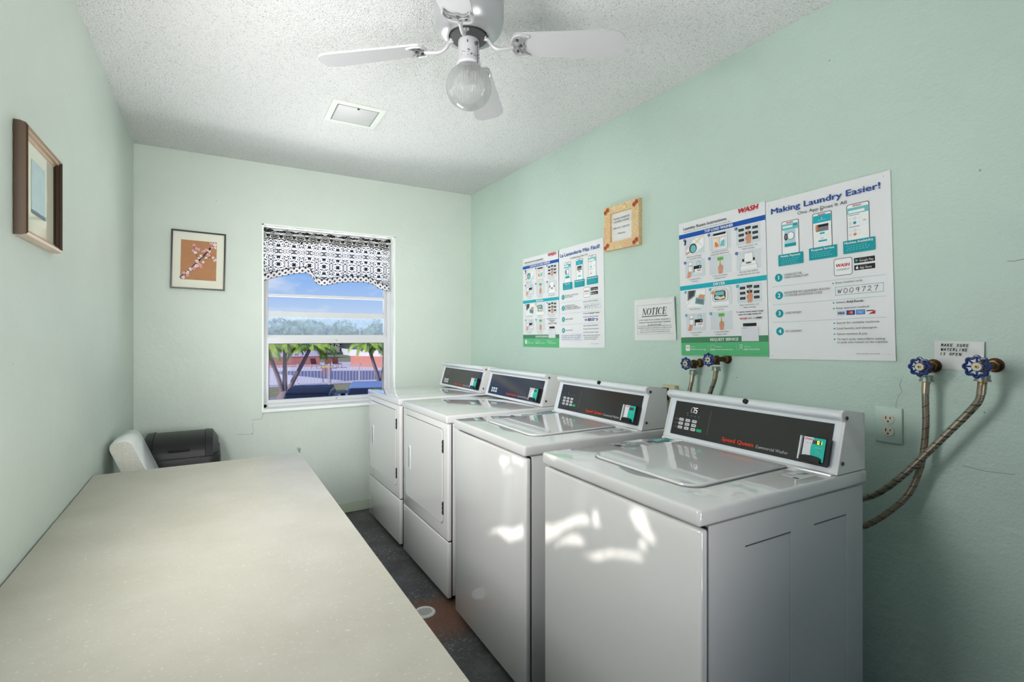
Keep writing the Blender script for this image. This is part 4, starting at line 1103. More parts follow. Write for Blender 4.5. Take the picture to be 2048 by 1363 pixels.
ES2 = dict(title='La Lavandería Más Fácil!', sub='Una Aplicación Lo Hace Todo', box=['Pago móvil','Solicitar Servicio','Máquinas Disponibles'],
  steps=[['DESCARGA LA APLICACIÓN','WASH-CONNECT'],['REGÍSTRATE EN LA','LAVANDERÍA O INGRESA','EL CÓDIGO DE UBICACIÓN'],['CARGA DINERO'],['LAVA LA ROPA']], sw=[[.13,.08],[.10,.125,.15],[.078],[.072]],
  bul=(.267,.199,.179,.128,.109,.090,.072), rt=[(.2645,'Ingresa el código de ubicación',.125),(.196,'Selecciona',.050),(.176,'Ingresa el método de pago',.125),(.125,'Busca máquinas disponibles',.122),(.106,'Carga la ropa y el detergente',.128),(.087,'Selecciona la máquina y paga',.125),(.069,'Para iniciar el ciclo, seleccione',.14),(.0585,'la tela o presione el botón',.125),(.048,'de inicio en la máquina',.11)],
  bold=(.196,'Agregar Fondos',.085,.304), foot='WASH LAUNDRY APP POSTER', frame=['Los usuarios nuevos con tarjeta','pueden transferir su saldo','escaneando con su teléfono'])
instruction_poster(3.005, 1.224, .4, 'Spanish laundry instruction poster with blue, teal and green bands, nearest the window', ES)
app_poster(2.577, 1.226, 1.2, 'Spanish laundry app poster with three phones, hung below the shell-patterned frame', ES2)
instruction_poster(1.620, 1.213, 1.5, 'English laundry instruction poster with blue, teal and green bands above two blue valves', EN)
app_poster(1.190, 1.214, 1.5, 'large English laundry app poster with three phones and handwritten location code', EN2)

# ------------------------------------------------------------------ NOTICE paper
def bent_sheet(pl, w_, h_, bendfn, m, name, parent, nx=16, ny=16):
    mb = MB(); g = []
    for layer in (0, .0004):
        for j in range(ny+1):
            for i in range(nx+1):
                s, t_ = w_*i/nx, h_*j/ny; g.append(pl.P(s, t_, .0006+layer+bendfn(s/w_, t_/h_)))
    N_ = (nx+1)*(ny+1); fs = []
    for j in range(ny):
        for i in range(nx):
            a = j*(nx+1)+i; fs.append((a+N_, a+1+N_, a+nx+2+N_, a+nx+1+N_)); fs.append((a+nx+1, a+nx+2, a+1, a))
    mb.add(g, fs, m, True)
    return mb.build(name, m, parent, fix=False)
PAPER = mat('white_paper', lin(222,224,222), rough=.7, var=.02)
pl = sheet_plane(1.925, 1.278, 1.0)
root = empty('notice_paper', pl.P(.14, 0, 0), 0, 'white paper NOTICE sign with curled corner taped to the wall left of the valves', 'paper sign')
pl.o = pl.o - Vector(root.location)
NW, NH = .276, .206
bend = lambda a, b_: .016*max(0, (a-.86)/.14)**2*(.35+.65*b_) + .010*max(0, (b_-.9)/.1)**2*max(0, 1-abs(a-.78)*5)
bent_sheet(pl, NW, NH, bend, PAPER, 'paper', root, 28, 20)
pr = Print(pl, .0022)
pr.frame(.022, .032, .253, .176, .0009, C_GREY)
# NOTICE in slanted serif capitals, made of thick and thin strokes
def serif(pr, word, x, y, w_, hg, m, sl=.30, h=None):
    T_, t_ = .17, .06
    G = {'N': (1.0, [((.14,0),(.14,1),t_),((.14,1),(.80,0),T_),((.86,0),(.86,1),t_),((.0,.02),(.28,.02),.04),((.0,.98),(.22,.98),.04),((.72,.98),(1,.98),.04)]),
         'T': (.9, [((.45,0),(.45,1),T_),((.04,.97),(.88,.97),.06),((.06,.97),(.03,.76),t_),((.86,.97),(.88,.76),t_),((.25,.02),(.66,.02),.04)]),
         'I': (.5, [((.25,0),(.25,1),T_),((.05,.02),(.47,.02),.04),((.05,.98),(.47,.98),.04)]),
         'E': (.85, [((.2,0),(.2,1),T_),((.04,.97),(.78,.97),.06),((.04,.03),(.8,.03),.06),((.2,.52),(.6,.52),.05),((.78,.97),(.80,.76),t_),((.8,.03),(.86,.26),t_),((.6,.66),(.6,.38),t_)])}
    tot = {'N':1.0,'O':1.0,'T':.9,'I':.5,'C':.95,'E':.85}; W0 = sum(tot[c]+.08 for c in word); k = w_/W0
    for c in word:
        f = lambda a, b_: (x+a*k+b_*hg*sl*.7, y+b_*hg)
        if c in G:
            for p0, p1, th in G[c][1]: pr.stroke([f(*p0), f(*p1)], th*k if th > .05 else th*hg, m, h)
        else:
            rng = range(0, 361, 15) if c == 'O' else range(38, 323, 15)
            for a in rng:
                if a+15 > (360 if c == 'O' else 322): break
                q = [f(.5+.42*math.cos(R(u)), .5+.49*math.sin(R(u))) for u in (a, a+15)]
                th = (.05+.13*abs(math.cos(R(a+7.5)))**1.5)*k
                if c == 'C' and math.cos(R(a+7.5)) > 0: th = .06*k
                pr.stroke(q, th, m, h)
            if c == 'C': pr.stroke([f(.86,.98), f(.84,.68)], t_*k, m, h)
        x += (tot[c]+.08)*k
serif(pr, 'NOTICE', .055, .127, .158, .032, C_BLACK)
pr.rect(.052, .1175, .220, .1205, C_BLACK)
for q, (ln, wd) in enumerate((("DON'T WANT TO DO LAUNDRY. PLEASE GET A", .205), ('POWER OUTAGE WILL KNOW ABOUT THE DRYER', .205), ('WILL BE POSTPONED.', .09))):
    pr.text(ln, .137, .098-q*.0125, .0062, C_DGREY, width=wd, align='C', h=.0026)
for q, (ln, wd) in enumerate((('IF YOU MUST LEAVE CLOTHES IN THE WASHER FOR AN', .215), ('EXTENDED TIME AFTER THE WASHER HAS ENDED ALWAYS', .222), ('DO NOT WANT TO FIND THE CLOTHES IN THE', .19), ('DRYERS, AND PUT OUT OF THE RUNNING DRYER.', .2))):
    pr.text(ln, .137, .0685-q*.0098, .005, C_GREY, width=wd, align='C', h=.0026)
pr.build('printed_text', fix=False, parent=root)

# ------------------------------------------------------------------ handwritten note
pl = sheet_plane(.668, 1.207, -.5)
root = empty('handwritten_note', pl.P(.06, 0, 0), 0, 'white paper note reading MAKE SURE WATERLINE IS OPEN between two blue valves', 'note')
pl.o = pl.o - Vector(root.location)
bent_sheet(pl, .116, .083, lambda a, b_: .006*max(0, (a-.8)/.2)**2, PAPER, 'paper', root, 14, 8)
pr = Print(pl, .0018); M_PEN = flat('marker_ink', lin(30,40,44))
hand_text(pr, 'MAKE SURE', .016, .0675, .0066, .0074, .0014, M_PEN)
hand_text(pr, 'WATERLINE', .016, .0545, .0063, .0074, .0014, M_PEN)
hand_text(pr, 'IS OPEN', .014, .0415, .0066, .0074, .0014, M_PEN)
pr.build('handwriting', fix=False, parent=root)

# ------------------------------------------------------------------ framed laundry hours sign
fw_, fh_ = .262, .236
root = empty('framed_sign', (XR, 2.006, 1.762), 0, 'small ornate cream frame with rust flowers holding the laundry hours sign', 'picture frame')
pl = Plane((0, fw_/2, 0), (0,-1,0.0), (0,0,1))
M_ORN = bpy.data.materials.new('shell_pattern_cream'); M_ORN.use_nodes = True; t = NT(M_ORN.node_tree); b = t.n['Principled BSDF']
tc = t.new('ShaderNodeTexCoord').outputs['Object']
n_ = t.noise(26, 1, .5, tc, 2.0); rg = t.math('SINE', t.math('MULTIPLY', n_, 60.0))
c = t.ramp(t.math('MULTIPLY_ADD', rg, .5, .5), [(.1, lin(214,180,110)), (.5, lin(236,206,150)), (.9, lin(242,222,186))])
c = t.mix(t.ramp(t.noise(6, 3, .5, tc), [(.4, 0.0), (.7, .5)]), c, lin(232,160,120))
t.l.new(c, b.inputs['Base Color']); b.inputs['Roughness'].default_value = .45
bp = t.new('ShaderNodeBump'); bp.inputs['Strength'].default_value = .5; bp.inputs['Distance'].default_value = .004; t.l.new(rg, bp.inputs['Height']); t.l.new(bp.outputs[0], b.inputs['Normal'])
mb = MB()
bw_ = .050
def slab3(mb, pl, s0, t0, s1, t1, h0, h1, m):
    vs_ = [pl.P(a, b_, h) for h in (h0, h1) for a, b_ in ((s0,t0),(s1,t0),(s1,t1),(s0,t1))]
    mb.add(vs_, [(3,2,1,0),(4,5,6,7),(0,1,5,4),(1,2,6,5),(2,3,7,6),(3,0,4,7)], m)
for q in ((0,0,fw_,bw_-.008),(0,fh_-bw_+.008,fw_,fh_),(0,bw_-.008,bw_,fh_-bw_+.008),(fw_-bw_,bw_-.008,fw_,fh_-bw_+.008)): slab3(mb, pl, *q, .001, .024, M_ORN)
mb.build('frame', M_ORN, root)
mb = MB(); slab3(mb, pl, bw_-.004, bw_-.012, fw_-bw_+.004, fh_-bw_+.012, .001, .010, PAPER); mb.build('card', PAPER, root)
pr = Print(pl, .0108)
for q, (ln, wd, yy) in enumerate((('PLEASE OBSERVE', .120, .158), ('LAUNDRY HOURS', .116, .141), ('8:00 A.M. - 8:00 P.M.', .122, .108), ('- Thank you -', .070, .078))):
    pr.text(ln, fw_/2, yy, .0085, C_DGREY, width=wd, bold=.02, shear=.1 if q == 3 else 0, align='C')
pr.build('printed_text', fix=False, parent=root)
M_RUST = mat('rust_red_flower', lin(176,84,52), rough=.5, var=.25, vscale=60); M_BROWNC = mat('dark_flower_centre', lin(70,36,24), rough=.6)
for (cs, ct) in ((.022,.022),(fw_-.022,.022),(.022,fh_-.022),(fw_-.022,fh_-.022)):
    mb = MB()
    for k2, (dx, dy) in enumerate(((-.008,-.006),(.009,.005))):
        for a in range(5):
            an = R(a*72+k2*30); p = pl.P(cs+dx+.007*math.cos(an), ct+dy+.007*math.sin(an), .026)
            b_ = bmesh.new(); bmesh.ops.create_icosphere(b_, subdivisions=1, radius=.0065)
            mb.bm(b_, M_RUST, True, Matrix.Translation(p) @ Matrix.Diagonal((.5,1,1,1)))
        b_ = bmesh.new(); bmesh.ops.create_icosphere(b_, subdivisions=1, radius=.003); mb.bm(b_, M_BROWNC, True, Matrix.Translation(pl.P(cs+dx, ct+dy, .029)))
    mb.build('flower', M_RUST, root)

# ------------------------------------------------------------------ cherry blossom picture on the far wall
root = empty('framed_picture', (-.077, YB, 1.60), 0, 'thin black frame with cherry blossom branch on brown, hung left of the window', 'picture')
M_BLKF = mat('black_frame_lacquer', lin(24,24,26), rough=.3)
pw_, ph_ = .298, .371
a = R(-1.2)
pl = Plane((-pw_/2, 0, 0), (math.cos(a),0,math.sin(a)), (-math.sin(a),0,math.cos(a)))
mb = MB(); fwd_ = .009
for q in ((0,0,pw_,fwd_),(0,ph_-fwd_,pw_,ph_),(0,fwd_,fwd_,ph_-fwd_),(pw_-fwd_,fwd_,pw_,ph_-fwd_)): slab3(mb, pl, *q, .001, .020, M_BLKF)
mb.build('frame', M_BLKF, root)
M_MATB = mat('cream_mount_board', lin(222,222,206), rough=.5, spec=.4)
mb = MB(); slab3(mb, pl, fwd_, fwd_, pw_-fwd_, ph_-fwd_, .001, .010, M_MATB); mb.build('mount', M_MATB, root)
M_BRN = mat('brown_painted_ground', lin(172,116,70), rough=.5, var=.22, vscale=22, coat=.3)
pr = Print(pl, .0108)
s0, s1, t0, t1 = .052, .248, .060, .312
pr.rect(s0, t0, s1, t1, M_BRN)
M_BARK = flat('ink_branch_brown', lin(84,70,66)); M_PK = flat('ink_pink_petal', lin(222,164,176)); M_PW = flat('ink_white_petal', lin(236,224,226)); M_PC = flat('ink_petal_centre', lin(190,90,110))
def bpt(u, v): return (s0+u*(s1-s0), t0+v*(t1-t0))
for pts, wd in (([(.0,.05),(.18,.2),(.36,.36),(.52,.52),(.66,.66),(.8,.82),(.95,.97)], .009), ([(.5,.5),(.44,.62),(.38,.72),(.36,.84)], .004), ([(.62,.6),(.78,.6),(.98,.58)], .0035), ([(.36,.36),(.3,.26)], .003), ([(.8,.82),(.86,.95)], .003), ([(.12,.14),(.18,.08)], .003)):
    pr.stroke([bpt(*p) for p in pts], wd, M_BARK, .0112)
rnd = random.Random(4)
fls = [(.36,.88),(.42,.80),(.34,.74),(.40,.70),(.50,.78),(.56,.62),(.50,.56),(.62,.74),(.70,.78),(.76,.66),(.70,.58),(.62,.47),(.50,.40),(.44,.36),(.36,.30),(.28,.27),(.20,.18),(.10,.16),(.20,.10),(.86,.86),(.84,.95),(.94,.94),(.96,.86),(.78,.76),(.90,.60),(.96,.54),(.45,.48),(.56,.36),(.08,.05)]
for u, v in fls:
    cs, ct = bpt(u, v); r_ = rnd.uniform(.0055,.0085); m_ = rnd.choice([M_PK, M_PW, M_PW, M_PK])
    for q in range(5):
        an = R(q*72+rnd.uniform(0,70)); pr.disc(min(max(cs+r_*.8*math.cos(an), s0+.006), s1-.006), min(max(ct+r_*.8*math.sin(an), t0+.006), t1-.006), r_*.62, m_, .0116+q*.0001, 9)
    pr.disc(cs, ct, r_*.35, M_PC, .0124, 8)
pr.build('blossom_painting', fix=False, parent=root)

# ------------------------------------------------------------------ picture on the left wall
root = empty('framed_picture', (XL, 1.825, 1.55), 0, 'bronze framed print with pale blue picture in cream mount on the left wall', 'picture')
M_BRZ = mat('bronze_frame', lin(46,33,18), rough=.5, metal=.0, spec=.2, var=.12, vscale=20)
M_BRZL = mat('bronze_frame_lit', lin(196,170,148), rough=.3, metal=.3, var=.08, vscale=20)  # pale copy of the bronze: light on the rails put into colour
gw, gh = .345, .276
pl = Plane((0, -gw/2, 0), (0,1,0), (0,0,1))       # faces +X
# Plane normal: es x et = +X
mb = MB()
def moulding(mb, p0, p1, inward, m):
    """stepped moulding section swept between two corners, mitred"""
    secs = [(0,.002),(0,.014),(.003,.024),(.008,.027),(.010,.021),(.015,.020),(.016,.013),(.023,.012),(.023,.002)]
    A, B = Vector((p0[0], p0[1])), Vector((p1[0], p1[1])); d = (B-A).normalized(); n_ = Vector((inward[0], inward[1]))
    vs_ = []
    for (u, h) in secs: q = A + n_*u + d*u; vs_.append(pl.P(q.x, q.y, h))
    for (u, h) in secs: q = B + n_*u - d*u; vs_.append(pl.P(q.x, q.y, h))
    k = len(secs)
    mb.add(vs_, [(i, (i+1) % k, k+(i+1) % k, k+i) for i in range(k)], m)
moulding(mb, (0,0), (gw,0), (0,1), M_BRZL); moulding(mb, (gw,gh), (0,gh), (0,-1), M_BRZL)
moulding(mb, (0,gh), (0,0), (1,0), M_BRZ); moulding(mb, (gw,0), (gw,gh), (-1,0), M_BRZ)
mb.build('frame', M_BRZ, root)
M_GLZ = mat('glazed_mount', lin(226,226,206), rough=.06, spec=.6, coat=.6)
mb = MB(); slab3(mb, pl, .019, .019, gw-.019, gh-.019, .001, .009, M_GLZ); mb.build('mount', M_GLZ, root)
pr = Print(pl, .0096)
M_SEA = mat('pale_blue_wash', lin(168,196,206), rough=.08, spec=.6, coat=.6, var=.12, vscale=30)
pr.rect(.11, .075, .235, .215, M_SEA); pr.rect(.11, .075, .235, .085, flat('dark_blue_grey', lin(110,130,140)), .0100)
pr.build('seascape_print', fix=False, parent=root)

# ================================================================== VALVES AND HOSES
M_WHEEL = mat('blue_enamel', lin(20,44,108), rough=.28, spec=.5, coat=.3, var=.1, vscale=40)
M_RUSTY = mat('rusty_brass', lin(84,58,42), rough=.6, metal=.5, var=.3, vscale=60, bump=.3, bscale=150)
M_BRASS = mat('worn_brass', lin(150,120,70), rough=.4, metal=.9, var=.15, vscale=50)
M_ZINC = mat('zinc_nut', lin(150,158,150), rough=.4, metal=.8, var=.1)
M_FER = mat('crimped_steel_sleeve', lin(164,152,132), rough=.35, metal=.8)
M_DISC = mat('valve_disc_label', lin(206,202,184), rough=.5)
mb_ = bpy.data.materials.new('braided_steel'); mb_.use_nodes = True; t = NT(mb_.node_tree); b = t.n['Principled BSDF']
tc = t.new('ShaderNodeTexCoord').outputs['Object']
wv = t.new('ShaderNodeTexWave'); wv.inputs['Scale'].default_value = 130; wv.inputs['Distortion'].default_value = 1.5; wv.bands_direction = 'DIAGONAL'; t.l.new(tc, wv.inputs[0])
c = t.ramp(wv.outputs[1], [(.2, lin(104,98,84)), (.8, lin(160,152,136))]); t.l.new(c, b.inputs['Base Color'])
b.inputs['Metallic'].default_value = .75; b.inputs['Roughness'].default_value = .42
M_BRAID = mb_
M_TRC = flat('hose_tracer_red', lin(120,50,44)); M_TRB = flat('hose_tracer_blue', lin(36,40,60))
def smooth_path(pts, n=10):
    P = [Vector(p) for p in pts]; P = [P[0]*2-P[1]] + P + [P[-1]*2-P[-2]]; out = []
    for i in range(1, len(P)-2):
        for k in range(n):
            u = k/n; a, b_, c, d = P[i-1], P[i], P[i+1], P[i+2]
            out.append(.5*((2*b_) + (-a+c)*u + (2*a-5*b_+4*c-d)*u*u + (-a+3*b_-3*c+d)*u**3))
    out.append(P[-2]); return out
def valve(y, z_, wheel_x, nut, hose_pts, label, hlabel, tracer, wr=.0262, vz=None, hr=.0088, hgroup=None):
    wz = z_ if vz is None else vz
    root = empty('water_valve', (XR, y, z_), 0, label, 'valve')
    L_ = wheel_x-XR
    nx = nut[0]-XR; nz = nut[2]-z_
    mb = MB()
    mb.cyl((0,0,0), (-.004,0,0), .020, n=18, material=M_RUSTY); mb.cyl((-.002,0,0), (nx-.012,0,0), .0105, n=16, material=M_RUSTY)
    mb.cyl((-.012,0,0), (-.026,0,0), .015, n=6, material=M_BRASS, smooth=False)
    b_ = bmesh.new(); bmesh.ops.create_uvsphere(b_, u_segments=16, v_segments=10, radius=.0165); mb.bm(b_, M_RUSTY, True, Matrix.Translation((nx,0,0)))
    mb.cyl((nx,0,0), (nx,0,nz+.012), .0125, .0135, n=16, material=M_RUSTY)
    mb.cyl((nx,0,0), (L_+.024,0,wz-z_), .011, n=14, material=M_RUSTY); mb.cyl((L_+.03,0,wz-z_), (L_+.018,0,wz-z_), .0135, n=6, material=M_BRASS, smooth=False)
    mb.cyl((L_+.02,0,wz-z_), (L_-.006,0,wz-z_), .0042, n=10, material=M_BRASS)
    mb.build('valve_body', M_RUSTY, root)
    # scalloped handwheel facing the room
    mb = MB(); c_ = Vector((L_, 0, wz-z_)); N_ = 64; ring = []
    for i in range(N_+1):
        an = 2*math.pi*i/N_; rr_ = wr*(.90+.10*math.cos(8*an)) ; ring.append(c_ + Vector((0, rr_*math.cos(an), rr_*math.sin(an))))
    mb.tube(ring, .0036, 8, M_WHEEL, cap=False)
    for i in range(8):
        an = 2*math.pi*(i+.0)/8; mb.tube([c_+Vector((.001,.009*math.cos(an),.009*math.sin(an))), c_+Vector((0,wr*.95*math.cos(an),wr*.95*math.sin(an)))], .0024, 6, M_WHEEL)
    mb.cyl(c_+Vector((.005,0,0)), c_+Vector((-.002,0,0)), .0125, n=20, material=M_WHEEL)
    wh = mb.build('handwheel', M_WHEEL, root)
    mb = MB(); mb.cyl(c_+Vector((-.002,0,0)), c_+Vector((-.0032,0,0)), .0105, n=20, material=M_DISC); mb.cyl(c_+Vector((-.003,0,0)), c_+Vector((-.0062,0,0)), .0045, n=12, material=M_BRASS); mb.cyl(c_+Vector((-.006,0,0)), c_+Vector((-.0068,0,0)), .0022, n=8, material=M_GAP)
    mb.build('hub_disc', M_DISC, wh)
    # hose with crimped ferrule and coupling nut
    hs = empty('supply_hose', nut, 0, hlabel, 'hose')
    nv = Vector(nut)
    mb = MB(); mb.cyl((0,0,.004), (0,0,-.010), .0165, n=20, material=M_ZINC); mb.cyl((0,0,-.010), (0,0,-.0135), .0185, n=20, material=M_ZINC); mb.build('coupling_nut', M_ZINC, hs)
    pts = [Vector(p)-nv for p in smooth_path([nut] + hose_pts)]
    i0 = 0
    L = 0; fer = []
    for a_, b_ in zip(pts, pts[1:]):
        fer.append(a_); L += (b_-a_).length
        if L > .05: break
    mb = MB(); mb.tube([(0,0,-.012)] + [p for p in fer if p.z < -.014], hr*1.12, 14, M_FER); mb.tube([(0,0,-.006),(0,0,-.020)], hr*1.05, 12, M_BRASS); mb.build('ferrule', M_ZINC, hs)
    mb = MB(); mb.tube(pts[max(len(fer)-2, 1):], hr, 14, M_BRAID)
    # tracer thread spiralling round the braid as short dashes
    acc = 0
    for i in range(len(fer)+1, len(pts)-1):
        acc += (pts[i]-pts[i-1]).length
        if acc > .027:
            acc = 0; d = (pts[i+1]-pts[i-1]).normalized(); u = Vector((-1,-.35,0)); u = (u-d*u.dot(d)).normalized(); v_ = d.cross(u)
            q = [pts[i] + (u*math.cos(an)+v_*math.sin(an))*(hr*1.02) + d*(.006*(an/1.2)) for an in (-1.2,-.8,-.4,0,.4,.8,1.2)]
            mb.tube(q, .0011, 5, tracer)
    mb.build('braided_tube', M_BRAID, hs)
    return root
valve(.669, 1.215, 1.777, (1.817, .667, 1.184), [(1.813,.668,1.15),(1.812,.668,1.12),(1.815,.668,1.042),(1.817,.674,.967),(1.812,.684,.900),(1.80,.707,.828),(1.77,.752,.762),(1.74,.80,.715),(1.71,.85,.695),(1.675,.89,.69)],
      'blue handwheel water valve left of the handwritten note', 'braided steel hose with red thread hanging under the left valve beside the outlet', M_TRC)
valve(.530, 1.224, 1.743, (1.785, .531, 1.197), [(1.790,.534,1.165),(1.793,.541,1.13),(1.796,.565,1.092),(1.792,.598,1.045),(1.785,.640,.985),(1.774,.697,.905),(1.762,.745,.846),(1.75,.79,.807),(1.725,.84,.786),(1.675,.89,.78)],
      'blue handwheel water valve right of the handwritten note', 'braided steel hose with dark thread crossing down from the rightmost valve', M_TRB, wr=.0285, hr=.0092)
valve(1.518, 1.182, 1.778, (1.828, 1.52, 1.148), [(1.818,1.521,1.10),(1.806,1.522,1.058),(1.795,1.523,.98),(1.785,1.52,.90),(1.76,1.51,.80),(1.68,1.50,.74)],
      'left blue handwheel valve of the pair under the instruction poster', 'braided hose dropping behind the washers from the left paired valve', M_TRC, wr=.0255)
valve(1.379, 1.206, 1.750, (1.800, 1.38, 1.172), [(1.800,1.388,1.12),(1.798,1.410,1.059),(1.792,1.425,.98),(1.785,1.44,.90),(1.76,1.45,.80),(1.68,1.46,.76)],
      'right blue handwheel valve of the pair under the instruction poster', 'braided hose dropping behind the washers from the right paired valve', M_TRB, wr=.026)

# ------------------------------------------------------------------ outlets
M_PLATE = mat('mint_painted_plate', lin(190,211,200), rough=.4); M_RECP = mat('ivory_receptacle', lin(212,208,190), rough=.4)
root = empty('wall_outlet', (XR, .7865, 1.019), 0, 'mint painted duplex outlet beside the nearest washer', 'outlet')
pl = Plane((0, .0385, -.057), (0,-1,0), (0,0,1))
mb = MB().box(-.0065, 0, -.0385, .0385, -.057, .057, M_PLATE, .0035, 3); mb.build('cover_plate', M_PLATE, root)
for cz in (.0195, -.0195):
    mb = MB(); b_ = [(q[0], q[1]) for q in rect_round(-.0165, .0165, cz-.0135, cz+.0135, .010)]
    mb.prism(b_, -.0085, -.006, 'X', M_RECP)
    rec = mb.build('receptacle', M_RECP, root)
    mb = MB()
    for yy, hh in ((.0062, .0045), (-.0062, .0036)): mb.box(-.0090, -.0084, yy-.0012, yy+.0012, cz+.004-hh, cz+.004+hh, M_GAP)
    mb.cyl((-.0084,0,cz-.0075), (-.0090,0,cz-.0075), .0026, n=12, material=M_GAP); mb.build('slots', M_GAP, rec)
MB().cyl((-.006,0,0), (-.0078,0,0), .003, n=12, material=M_PLATE).build('screw', M_PLATE, root)
root = empty('wall_outlet', (XR, 1.675, 1.045), 0, 'beige surface outlet box with black plugs behind the second washer', 'outlet')
M_BEI = mat('beige_plastic', lin(196,188,152), rough=.5)
MB().box(-.030, 0, -.036, .036, -.05, .027, M_BEI, .003, 2).build('outlet_box', M_BEI, root)
for cz in (.004, -.030): 
    mb = MB().box(-.058, -.029, -.004, .030, cz-.012, cz+.010, M_GAP, .004, 2); mb.tube(smooth_path([(-.05,.012,cz-.01),(-.055,.012,cz-.04),(-.05,.01,cz-.12),(-.045,0,cz-.3)]), .004, 8, M_GAP)
    mb.build('plug', M_GAP, root)

# ------------------------------------------------------------------ small hook / pipe stub on the far wall and drain in the floor
root = empty('pipe_stub', (.525, YB, .508), 0, 'small painted pipe stub sticking out of the far wall under the window', 'pipe')
mb = MB().cyl((0,0,0), (0,-.02,0), .013, .009, n=14, material=M_PLATE); mb.cyl((0,-.02,0), (0,-.026,0), .006, n=12, material=M_ZINC); mb.build('stub', M_PLATE, root)
mb = MB().tube([(0,-.018,-.004),(0,-.022,-.014),(.002,-.02,-.024)], .003, 8, M_ZINC); mb.build('clip', M_ZINC, root)

root = empty('floor_drain', (.862, 2.268, 0), 0, 'round white perforated floor drain cover in rust stain', 'drain')
M_DRW = mat('white_drain_plastic', lin(240,240,236), rough=.5, var=.1, vscale=60)
mb = MB().lathe([(.0,.004),(.038,.0042),(.041,.0052),(.048,.0048),(.052,.0005)], n=40, material=M_DRW); mb.build('grate', M_DRW, root)
mb = MB()
for i in range(-5, 6):
    for j in range(-5, 6):
        x, y = (i+(j % 2)*.5)*.0074, j*.0068
        if math.hypot(x, y) < .034: mb.cyl((x,y,.0040), (x,y,.0046), .0023, n=8, material=M_GAP)
mb.build('holes', M_GAP, root)

# ================================================================== CEILING FAN
M_FW = mat('white_fan_enamel', lin(192,192,195), rough=.42, spec=.4, var=.03)
M_FS = mat('satin_silver_housing', lin(186,187,190), rough=.34, metal=.45, spec=.5, var=.05)
M_FD = mat('dark_fan_recess', lin(72,72,74), rough=.5)
M_FWB = mat('fan_bracket_white', lin(190,190,192), rough=.3, metal=.2)
M_SCROLL = mat('bracket_scroll_grey', lin(150,150,152), rough=.45, metal=.3)
fx, fy = .740, 1.536
fan = empty('ceiling_fan', (fx, fy, ZC), 0, 'white four-blade ceiling fan with ribbed glass globe', 'ceiling fan')
D = lambda z_: z_-ZC
MB().lathe([(.0, D(2.474)), (.088, D(2.474)), (.110, D(2.462)), (.117, D(2.440)), (.118, D(2.395)), (.1165, D(2.385)), (.118, D(2.375)), (.116, D(2.350)), (.108, D(2.326)), (.092, D(2.309)), (.074, D(2.302)), (.066, D(2.303)), (.064, D(2.315)), (0, D(2.315))], n=56, material=M_FS).build('motor_housing', M_FS, fan)
MB().lathe([(0, D(2.316)), (.060, D(2.316)), (.062, D(2.298)), (.052, D(2.290)), (0, D(2.290))], n=40, material=M_FD).build('flywheel', M_FD, fan)
mb = MB().lathe([(.0, D(2.296)), (.030, D(2.296)), (.034, D(2.290)), (.0352, D(2.285)), (.0352, D(2.226)), (.039, D(2.220)), (.041, D(2.212)), (.036, D(2.206)), (0, D(2.206))], n=40, material=M_FW)
lk = mb.build('light_fitter', M_FW, fan)
mb = MB()
rnd = random.Random(2)
for k in range(26):
    an = R(rnd.uniform(200, 330)); zz = D(2.226+rnd.random()**2*.02); mb.box(-.0006, .0006, -.002*rnd.random()-.0006, .0012, -.0008, .0012, M_FD, M=Matrix.Translation((.0353*math.cos(an), .0353*math.sin(an), zz)) @ Matrix.Rotation(an, 4, 'Z'))
mb.box(-.0008,.0008,-.0016,.0016,-.004,.004, M_FD, M=Matrix.Translation((.0355*math.cos(R(238)), .0355*math.sin(R(238)), D(2.272))) @ Matrix.Rotation(R(238), 4, 'Z'))
mb.build('vent_slots', M_FD, lk)
an = R(285); cx_, cy_ = .036*math.cos(an), .036*math.sin(an)
mb = MB().cyl((cx_*.9,cy_*.9,D(2.268)), (cx_*1.22,cy_*1.22,D(2.268)), .0055, n=12, material=M_FD); mb.tube([(cx_*1.2,cy_*1.2,D(2.268)),(cx_*1.24,cy_*1.24,D(2.262)),(cx_*1.25,cy_*1.25,D(2.20))], .0012, 6, M_FD)
mb.build('pull_chain', M_FD, fan)
# globe of ribbed clear glass with a lamp inside
mgl = bpy.data.materials.new('ribbed_clear_glass'); mgl.use_nodes = True; t = NT(mgl.node_tree)
for n_ in list(t.n): t.n.remove(n_)
out = t.new('ShaderNodeOutputMaterial'); gs = t.new('ShaderNodeBsdfGlass'); gs.inputs['IOR'].default_value = 1.42; gs.inputs['Roughness'].default_value = .06; gs.inputs[0].default_value = (.97,.98,.98,1)
df = t.new('ShaderNodeBsdfTranslucent'); df.inputs[0].default_value = (.95,.96,.96,1)
dd_ = t.new('ShaderNodeBsdfDiffuse'); dd_.inputs[0].default_value = (.9,.9,.9,1)
m0 = t.new('ShaderNodeMixShader'); m0.inputs[0].default_value = .5; t.l.new(df.outputs[0], m0.inputs[1]); t.l.new(dd_.outputs[0], m0.inputs[2])
tr = t.new('ShaderNodeBsdfTransparent'); tr.inputs[0].default_value = (.97,.97,.97,1)
m1 = t.new('ShaderNodeMixShader'); m1.inputs[0].default_value = .62; t.l.new(gs.outputs[0], m1.inputs[1]); t.l.new(tr.outputs[0], m1.inputs[2])
m2 = t.new('ShaderNodeMixShader'); m2.inputs[0].default_value = .14; t.l.new(m1.outputs[0], m2.inputs[1]); t.l.new(m0.outputs[0], m2.inputs[2])
t.l.new(m2.outputs[0], out.inputs[0]); M_GLOBE = mgl
GC = D(2.136); GR = .0745
prof = []
for k in range(31):
    th = R(28 + (180-28)*k/30); prof.append((max(GR*math.sin(th), .0005), GC + GR*math.cos(th)))
inner = [(max(r_-.0022, .0003), GC+(z_-GC)*.972) for r_, z_ in reversed(prof)]
